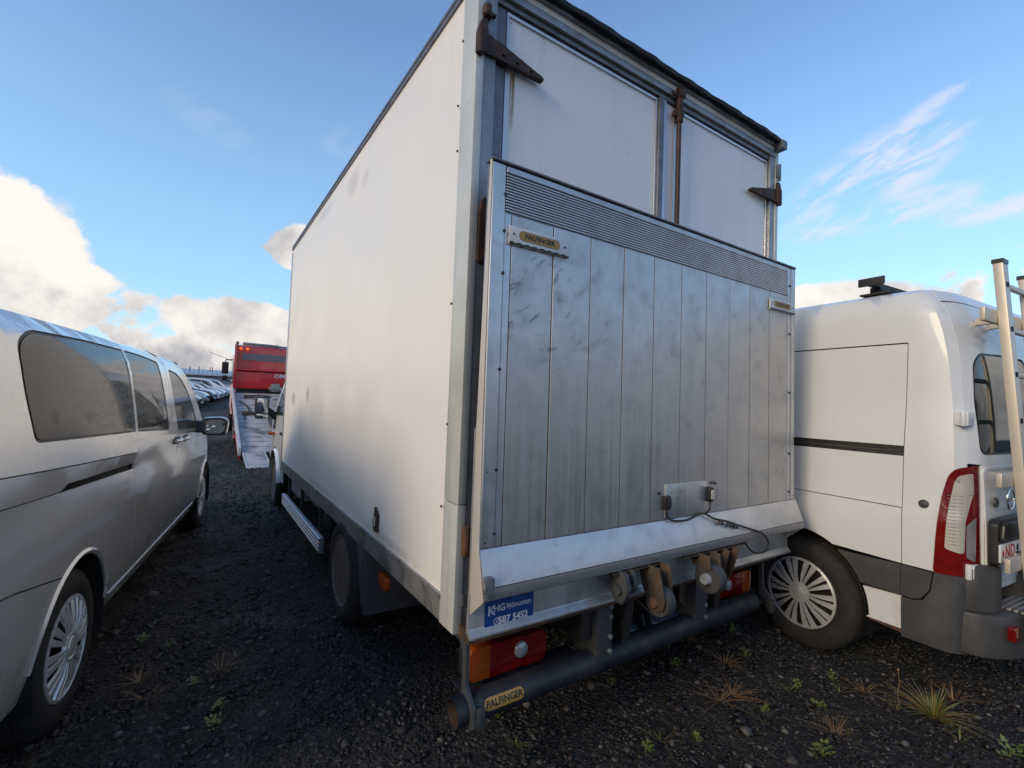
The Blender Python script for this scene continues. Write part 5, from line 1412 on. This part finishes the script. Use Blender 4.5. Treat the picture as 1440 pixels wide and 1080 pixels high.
# ------------------------------------------------------------------ parked cars
def make_car(kind, paint, label, group=None):
    """car facing +y, origin on the ground below its middle"""
    C_ = thing('parked_car', label, 'car', group=group)
    # stations: y, belt half width, bottom, belt, top, top half width
    if kind == 'suv':
        S = [(-2.25, .70, .45, .75, .76, .68), (-2.2, .84, .32, .95, 1.02, .76), (-2.05, .88, .28, .98, 1.28, .70), (-1.75, .90, .28, .98, 1.60, .66), (-.6, .92, .26, .96, 1.68, .65), (.1, .92, .26, .95, 1.66, .66), (.45, .92, .26, .95, 1.58, .68), (1.15, .91, .27, .96, 1.06, .78), (1.7, .88, .28, .93, .99, .72), (2.1, .82, .32, .80, .88, .66), (2.28, .66, .38, .66, .70, .58)]
    else:
        S = [(-2.2, .66, .42, .70, .72, .62), (-2.12, .80, .30, .90, .97, .72), (-1.8, .86, .26, .93, 1.10, .68), (-1.45, .88, .24, .92, 1.34, .62), (-.7, .90, .22, .91, 1.45, .58), (0, .90, .22, .90, 1.45, .58), (.45, .90, .22, .89, 1.36, .61), (1.15, .89, .22, .88, .98, .76), (1.7, .86, .24, .83, .90, .70), (2.05, .80, .28, .72, .78, .62), (2.22, .60, .34, .56, .60, .50)]
    fs = [lerp_tab([(a[0], a[i]) for a in S]) for i in range(1, 6)]
    ys_ = list(np.linspace(S[0][0], S[-1][0], 46))
    wr, ay, fy = .335, -1.32, 1.36
    def ring_(v, y):
        w, b0, be, tp, wt = [f(y) for f in fs]
        # raise the lower edge over the wheels
        for c in (ay, fy):
            q = abs(y - c)
            if q < .40: b0 = max(b0, .33 + sqrt(max(0, .40 ** 2 - q * q)))
        b0 = min(b0, be - .06)
        P = [(-w * .93, b0), (-w * .985, b0 + (be - b0) * .3), (-w, b0 + (be - b0) * .7), (-w * .975, be), (-wt - .015, tp - .05 * min(1, (tp - be) / .2)), (-wt * .86, tp), (-wt * .4, tp + .018)]
        P = P + [(-a, z) for a, z in P[::-1]]
        return (P[int(v)][0], y, P[int(v)][1])
    m_ = MB().grid(ring_, list(range(14)), ys_)
    # close both ends and the underside
    es = [e for e in m_.b.edges if len(e.link_faces) == 1]
    bmesh.ops.holes_fill(m_.b, edges=es, sides=0)
    m_.build('body', paint, C_, sharp=42)
    # glass
    def side_pt(s, y, t):
        w, b0, be, tp, wt = [f(y) for f in fs]
        x0, z0 = w * .975, be; x1, z1 = wt + .015, tp - .05 * min(1, (tp - be) / .2)
        return (s * (x0 + (x1 - x0) * t + .006), y, z0 + (z1 - z0) * t)
    y0, y1 = (-1.85, .98) if kind == 'suv' else (-1.50, .90)
    for s_ in (-1, 1):
        for a, b in ((y0, -.72), (-.66, .14), (.20, y1)):
            g = MB().grid(lambda u, t: side_pt(s_, a + (b - a) * u, .10 + .80 * t), [i / 6 for i in range(7)], [0, .5, 1])
            g.build('side_window', MT['glassf'], C_, normals=False)
        make_wheel(C_, (s_ * .87, ay, .33), .33, .2, s_, 'spokes', n=6, rim_r=.215)
        make_wheel(C_, (s_ * .87, fy, .33), .33, .2, s_, 'spokes', n=6, rim_r=.215)
        MB().prism(rounded([(s_ * .93, .93), (s_ * 1.06, .93), (s_ * 1.06, 1.05), (s_ * .93, 1.03)], .03), 'y', .72, .84).build('door_mirror', paint, C_, bev=.01)
        zz = fs[2](2.0) - .06
        MB().prism(rounded([(s_ * .42, zz - .12), (s_ * .72, zz - .08), (s_ * .74, zz + .03), (s_ * .44, zz)], .03), 'y', 1.9, 2.14).build('headlight', MT['lampclear'], C_, bev=.01)
        MB().prism(rounded([(s_ * .5, .72), (s_ * .76, .72), (s_ * .76, .88), (s_ * .52, .88)], .03), 'y', -2.22, -2.0).build('tail_lamp', MT['lampred'], C_, bev=.01)
    def wind(ya, yb, nm):
        g = MB().grid(lambda v, u: ((lambda y: (v * (fs[4](y) - .05), y, fs[3](y) + .024 - .018 * abs(v)))(ya + (yb - ya) * u)), [-1, -.5, 0, .5, 1], [i / 6 for i in range(7)])
        g.build(nm, MT['glassf'], C_)
    wind(.52, 1.08, 'windscreen')
    wind(*((-2.02, -1.80) if kind == 'suv' else (-1.85, -1.45)), 'rear_window')
    MB().prism(rounded([(-.42, .50), (.42, .50), (.38, .66), (-.38, .66)], .04), 'y', 2.12, 2.27).build('grille', MT['black'], C_, bev=.01)
    MB().box(-.26, .26, 2.25, 2.30, .40, .50).build('number_plate', MT['platebg'], C_)
    MB().box(-.78, .78, -1.9, 1.9, .20, .40).build('underbody', MT['lining'], C_)
    return C_
PAINT = {n: mat_paint('car_' + n, c, me_, r) for n, c, me_, r in (('dark', (.014, .018, .030), .2, .25), ('silver', (.46, .48, .50), .6, .28), ('black', (.010, .010, .012), .1, .22), ('white', (.68, .69, .71), 0, .3), ('blue', (.05, .085, .16), .4, .28))}
protos = {}
ROW = [('sedan', 'black', (.20, 34.2), 'black saloon, first of the far row of parked cars beyond the silver van mirror'),
       ('suv', 'silver', (.52, 37.0), 'silver estate, second of the far row, just behind the black saloon'),
       ('suv', 'dark', (.98, 39.9), 'dark navy estate, third of the far row of parked cars'),
       ('sedan', 'white', (1.55, 43.0), 'white saloon with its bonnet catching the light, fourth of the far row'),
       ('sedan', 'silver', (1.95, 45.8), 'silver saloon, fifth of the far row, beyond the white saloon'),
       ('suv', 'white', (2.35, 48.6), 'white estate, sixth of the far row of parked cars'),
       ('sedan', 'blue', (2.75, 51.4), 'blue grey saloon, seventh of the far row, by the recovery truck'),
       ('suv', 'silver', (3.2, 54.2), 'silver estate, last of the far row by the metal building')]
HD = radians(101)
for kind, col, (nx_, ny_), lab in ROW:
    key = (kind, col)
    if key not in protos:
        c = protos[key] = make_car(kind, PAINT[col], lab, 'cars parked in the far row')
    else:
        c = copy_tree(protos[key]); c['label'] = lab
    cx_, cy_ = nx_ - 2.25 * sin(HD), ny_ - 2.25 * cos(HD)
    c.location = (cx_, cy_, gh(cx_, cy_) + .01); c.rotation_euler = (0, 0, -HD)
# unseen saloon added behind the camera to throw shade on gravel and truck
c = copy_tree(protos[('sedan', 'silver')]); c['label'] = 'unseen silver saloon car added behind the silver people carrier to cast shade'
del c['group']
c.location = (-2.9, -.95, 0); c.rotation_euler = (0, 0, -radians(8))

# ------------------------------------------------------------------ buildings and a bush far off
G0 = gh(0, 75)
BL = thing('metal_building', 'long low blue grey metal building with a pale ribbed roof behind the parked cars', 'building', (0, 80, G0))
def R(name, mb, m, parent=None, bev=0.0): return mb.build(name, MT[m], parent or BL, bev)
R('wall', MB().box(-48, 52, 0, 14, 0, 2.75), 'wallblue')
k = 0
x = -14.0
while x < 14:
    R('wall_panel', MB().box(x, x + 1.92, -.06, 0, .1, 1.55), 'wallpale')
    x += 2.0
rf = R('roof', MB().prism([(-.5, 2.75), (-.5, 2.85), (6.5, 3.75), (14, 2.9), (14, 2.75)], 'x', -48.4, 52.4), 'roofm')
rb = MB(); x = -14.0
while x < 14:
    rb.prism([(-.52, 2.852), (-.52, 2.93), (6.5, 3.83), (6.5, 3.752)], 'x', x, x + .08); x += .55
R('roof_rib', rb, 'roofm', rf)
R('gutter', MB().box(-48.4, 52.4, -.62, -.5, 2.66, 2.86), 'wallpale')
R('door', MB().box(1.55, 2.5, -.09, -.06, 0, 1.9), 'dark')
for x in (-1.2, -.1, 1.3, 1.6): R('roof_vent', MB().tube([(x, 5, 3.4), (x, 5, 4.1)], .06, 8), 'dark', rf)
D2 = thing('dark_building', 'small dark flat-roofed building rising behind the metal roof', 'building', (-7.0, 96, G0))
MB().box(-8, 3.45, 0, 8, 0, 4.9).build('wall', MT['dark'], D2)
MB().box(-8.2, 3.65, -.2, 8.2, 4.9, 5.1).build('roof', MT['wallblue'], D2)
MB().box(1.2, 3.0, -.04, 0, 3.6, 4.5).build('window', MT['glassf'], D2)
MB().tube([(-.2, 4, 5.1), (-.2, 4, 6.6)], .05, 6).tube([(.9, 4, 5.1), (.9, 4, 6.2)], .05, 6).tube([(1.6, 4, 5.1), (1.6, 4, 6.2)], .04, 6).build('mast', MT['dark'], D2)
def bush(name, label, x, y, h, w):
    t = thing(name, label, 'bush', (x, y, gh(x, y)))
    MB().tube([(0, 0, -.1), (.05, 0, h * .4), (0, .05, h * .8)], [.06, .04, .015], 8).build('trunk', MT['bark'], t)
    m_ = MB()
    for k in range(900):
        a = random.uniform(0, 2 * pi); zz = random.uniform(.15, 1); r = w * sin(pi * min(.98, zz ** .8)) * random.uniform(.3, 1) * (1 + .35 * sin(3 * a + zz * 5))
        p = Vector((r * cos(a), r * sin(a), zz * h)); s_ = random.uniform(.03, .07)
        u = Vector((random.gauss(0, 1), random.gauss(0, 1), random.gauss(0, 1))).normalized(); v = u.orthogonal().normalized()
        m_.f(m_.vs([p - u * s_, p + v * s_ * .5, p + u * s_, p - v * s_ * .5]))
    m_.build('crown', MT['leaf'], t, normals=False)
bush('bush', 'small yellow green bush in front of the metal building', -.35, 72, 2.2, .9)

# ------------------------------------------------------------------ puddle
def puddle(x, y, rx, ry, z):
    m, N, b = new_mat('puddle_water')
    b.inputs['Base Color'].default_value = (.02, .02, .02, 1); b.inputs['Roughness'].default_value = .03
    P = [(x + rx * (1 + .22 * sin(3 * a + 1) + .12 * sin(7 * a)) * cos(a), y + ry * (1 + .25 * sin(2 * a) + .1 * sin(5 * a)) * sin(a)) for a in [2 * pi * k / 48 for k in range(48)]]
    k = MB(); k.f(k.vs([(a, c, z) for a, c in P]))
    k.build('puddle', m, None, kind='structure')
puddle(.62, 20.2, .50, 1.6, gh(.62, 20.2) + .012)

# ------------------------------------------------------------------ weeds
def leafmat(name, a, b_):
    m, N, b = new_mat(name)
    r = N.node('ShaderNodeNewGeometry').outputs['Random Per Island']
    N.put(b.inputs['Base Color'], N.mix(r, c4(a), c4(b_))); b.inputs['Roughness'].default_value = .5
    b.inputs['Subsurface Weight'].default_value = 0
    return m
GRN = leafmat('weed_green', (.10, .17, .03), (.20, .20, .05))
MIXD = leafmat('grass_mixed', (.09, .15, .03), (.30, .17, .06))
DRY = leafmat('dry_stalk', (.22, .10, .04), (.28, .20, .08))
def ground_at(px, py):
    d = ray(px, py); t = -EYE.z / d.z; p = EYE + d * t
    return p.x, p.y
def blades(mb, n, L_, w, spread, droop=.5):
    for k in range(n):
        a = random.uniform(0, 2 * pi); l = L_ * random.uniform(.45, 1.1); s0 = random.uniform(0, .02)
        lean = random.uniform(.2, 1) * spread
        d = Vector((cos(a), sin(a), 0)); side = Vector((-sin(a), cos(a), 0)) * w * random.uniform(.7, 1.3)
        pts = []
        for j in range(6):
            t = j / 5
            pts.append(d * (s0 + l * lean * t * (1 + .3 * t)) + Vector((0, 0, l * (t * (1 - lean * .45) - droop * lean * t * t * .7))) + Vector((0, 0, .0)))
        prev = None
        for j, p in enumerate(pts):
            ww = side * (1 - (j / 5) ** 1.5 * .95)
            row = mb.vs([p - ww, p + Vector((0, 0, -w * .4)), p + ww])
            if prev:
                mb.f([prev[0], prev[1], row[1], row[0]]); mb.f([prev[1], prev[2], row[2], row[1]])
            prev = row
def leaves(mb, n, L_, w):
    for k in range(n):
        a = random.uniform(0, 2 * pi); h = random.uniform(0.005, L_ * .9); r = random.uniform(0, L_ * .5)
        c = Vector((cos(a) * r, sin(a) * r, h)); d = Vector((cos(a + random.uniform(-1, 1)), sin(a), random.uniform(.0, .6))).normalized() * w * 1.6
        s_ = d.cross(Vector((0, 0, 1))).normalized() * w * .6
        mb.f(mb.vs([c, c + d * .4 + s_, c + d, c + d * .4 - s_]))
        if k % 3 == 0: mb.tube([(0, 0, 0), tuple(c * .5 + Vector((0, 0, .005))), tuple(c)], .0009, 4)
def plant(kind, px, py, label, cat, group=None, s=1.0):
    x, y = ground_at(px, py)
    mb = MB()
    if kind == 'tuft': blades(mb, 130, .185 * s, .0030, 1.05)
    elif kind == 'small': blades(mb, 12, .085 * s, .0016, .9)
    elif kind == 'dry': blades(mb, 26, .12 * s, .0014, 1.3, .45)
    elif kind == 'leafy': leaves(mb, 26, .055 * s, .012 * s)
    elif kind == 'stalk':
        mb.tube(spline([(0, 0, 0), (.006, .0, .05), (-.002, 0, .10), (.008, .004, .165)]), .0013, 6)
        mb.lathe([(.001, 0), (.005, .006), (.004, .012), (.001, .015)], (.008, .004, .163), 'z', 8)
    me = mb.mesh('weed', normals=False)
    o = link({'tuft': 'grass_tuft', 'small': 'grass_sprig', 'dry': 'dry_weed', 'leafy': 'leafy_weed', 'stalk': 'plant_stalk'}[kind], me, {'tuft': MIXD, 'small': MIXD, 'dry': DRY, 'leafy': GRN, 'stalk': DRY}[kind])
    o.location = (x, y, gh(x, y)); o.rotation_euler = (0, 0, random.uniform(0, 6))
    o['label'] = label; o['category'] = cat
    if group: o['group'] = group
    return o
plant('tuft', 1312, 1012, 'thick tuft of green and brown grass on the gravel below the white van bumper', 'grass')
plant('stalk', 1264, 990, 'thin upright dry stalk with a small head beside the grass tuft', 'plant')
plant('leafy', 1158, 1058, 'bright green broad-leaved weed at the bottom edge, left of the grass tuft', 'weed', s=1.3)
GW = ('small leafy green weed in the dark gravel', 'weed', 'small leafy weeds in the gravel')
for px, py, s_ in ((1152, 996, 1), (1030, 892, 1.2), (1048, 925, 1), (912, 1052, .9), (980, 1036, .7), (700, 1010, .8), (300, 1025, 1), (305, 1000, .9), (272, 965, .8), (200, 905, .9), (1420, 1070, 1.3), (1075, 1000, .7), (1120, 970, .9), (1170, 958, .9), (950, 940, .9), (860, 965, .7)):
    plant('leafy', px, py, *GW, s=s_)
GS = ('little tuft of grass blades poking out of the gravel', 'grass', 'little grass tufts in the gravel')
for px, py, s_ in ((930, 1038, 1.1), (1108, 972, 1), (1260, 1000, .8), (238, 910, .9), (330, 925, .8), (725, 1052, .8), (1180, 975, .8), (1350, 1045, 1)):
    plant('small', px, py, *GS, s=s_)
GD = ('dry brown creeping weed lying on the gravel', 'weed', 'dry weeds on the gravel')
for px, py, s_ in ((1012, 985, 1.3), (1030, 978, 1.1), (195, 962, 1.3), (205, 985, 1.0), (310, 945, 1.0), (1175, 1030, 1.0), (1215, 975, .9), (1020, 935, 1.0), (975, 905, 1.2), (1340, 985, 1.1)):
    plant('dry', px, py, *GD, s=s_)
GR = ('pale stone lying loose on the dark gravel', 'stone', 'pale loose stones on the gravel')
for px, py, s_ in ((1050, 1026, .030), (1104, 1026, .024), (1273, 1048, .022), (740, 993, .022), (1335, 1000, .02), (980, 962, .02), (40, 1052, .028), (165, 1035, .03), (368, 1010, .02), (372, 816, .03), (215, 838, .045), (1140, 1055, .02), (1015, 1073, .022), (1220, 958, .018), (620, 1050, .02)):
    x, y = ground_at(px, py)
    o = stones('stone', np.array([[0., 0., 0.]]), np.array([s_]), kind=None)
    o.data.materials[0] = MT['palestone']
    o.location = (x, y, gh(x, y) + s_ * .3); o['label'], o['category'], o['group'] = GR
tw = MB().tube(spline([(0, 0, .01), (.3, .05, .015), (.55, -.02, .01)]), .006, 5)
x, y = ground_at(365, 695)
o = tw.build('twig', DRY, None); o.location = (x, y, .01); o['label'] = 'thin pale twig on the track ahead of the tow truck ramp'; o['category'] = 'twig'
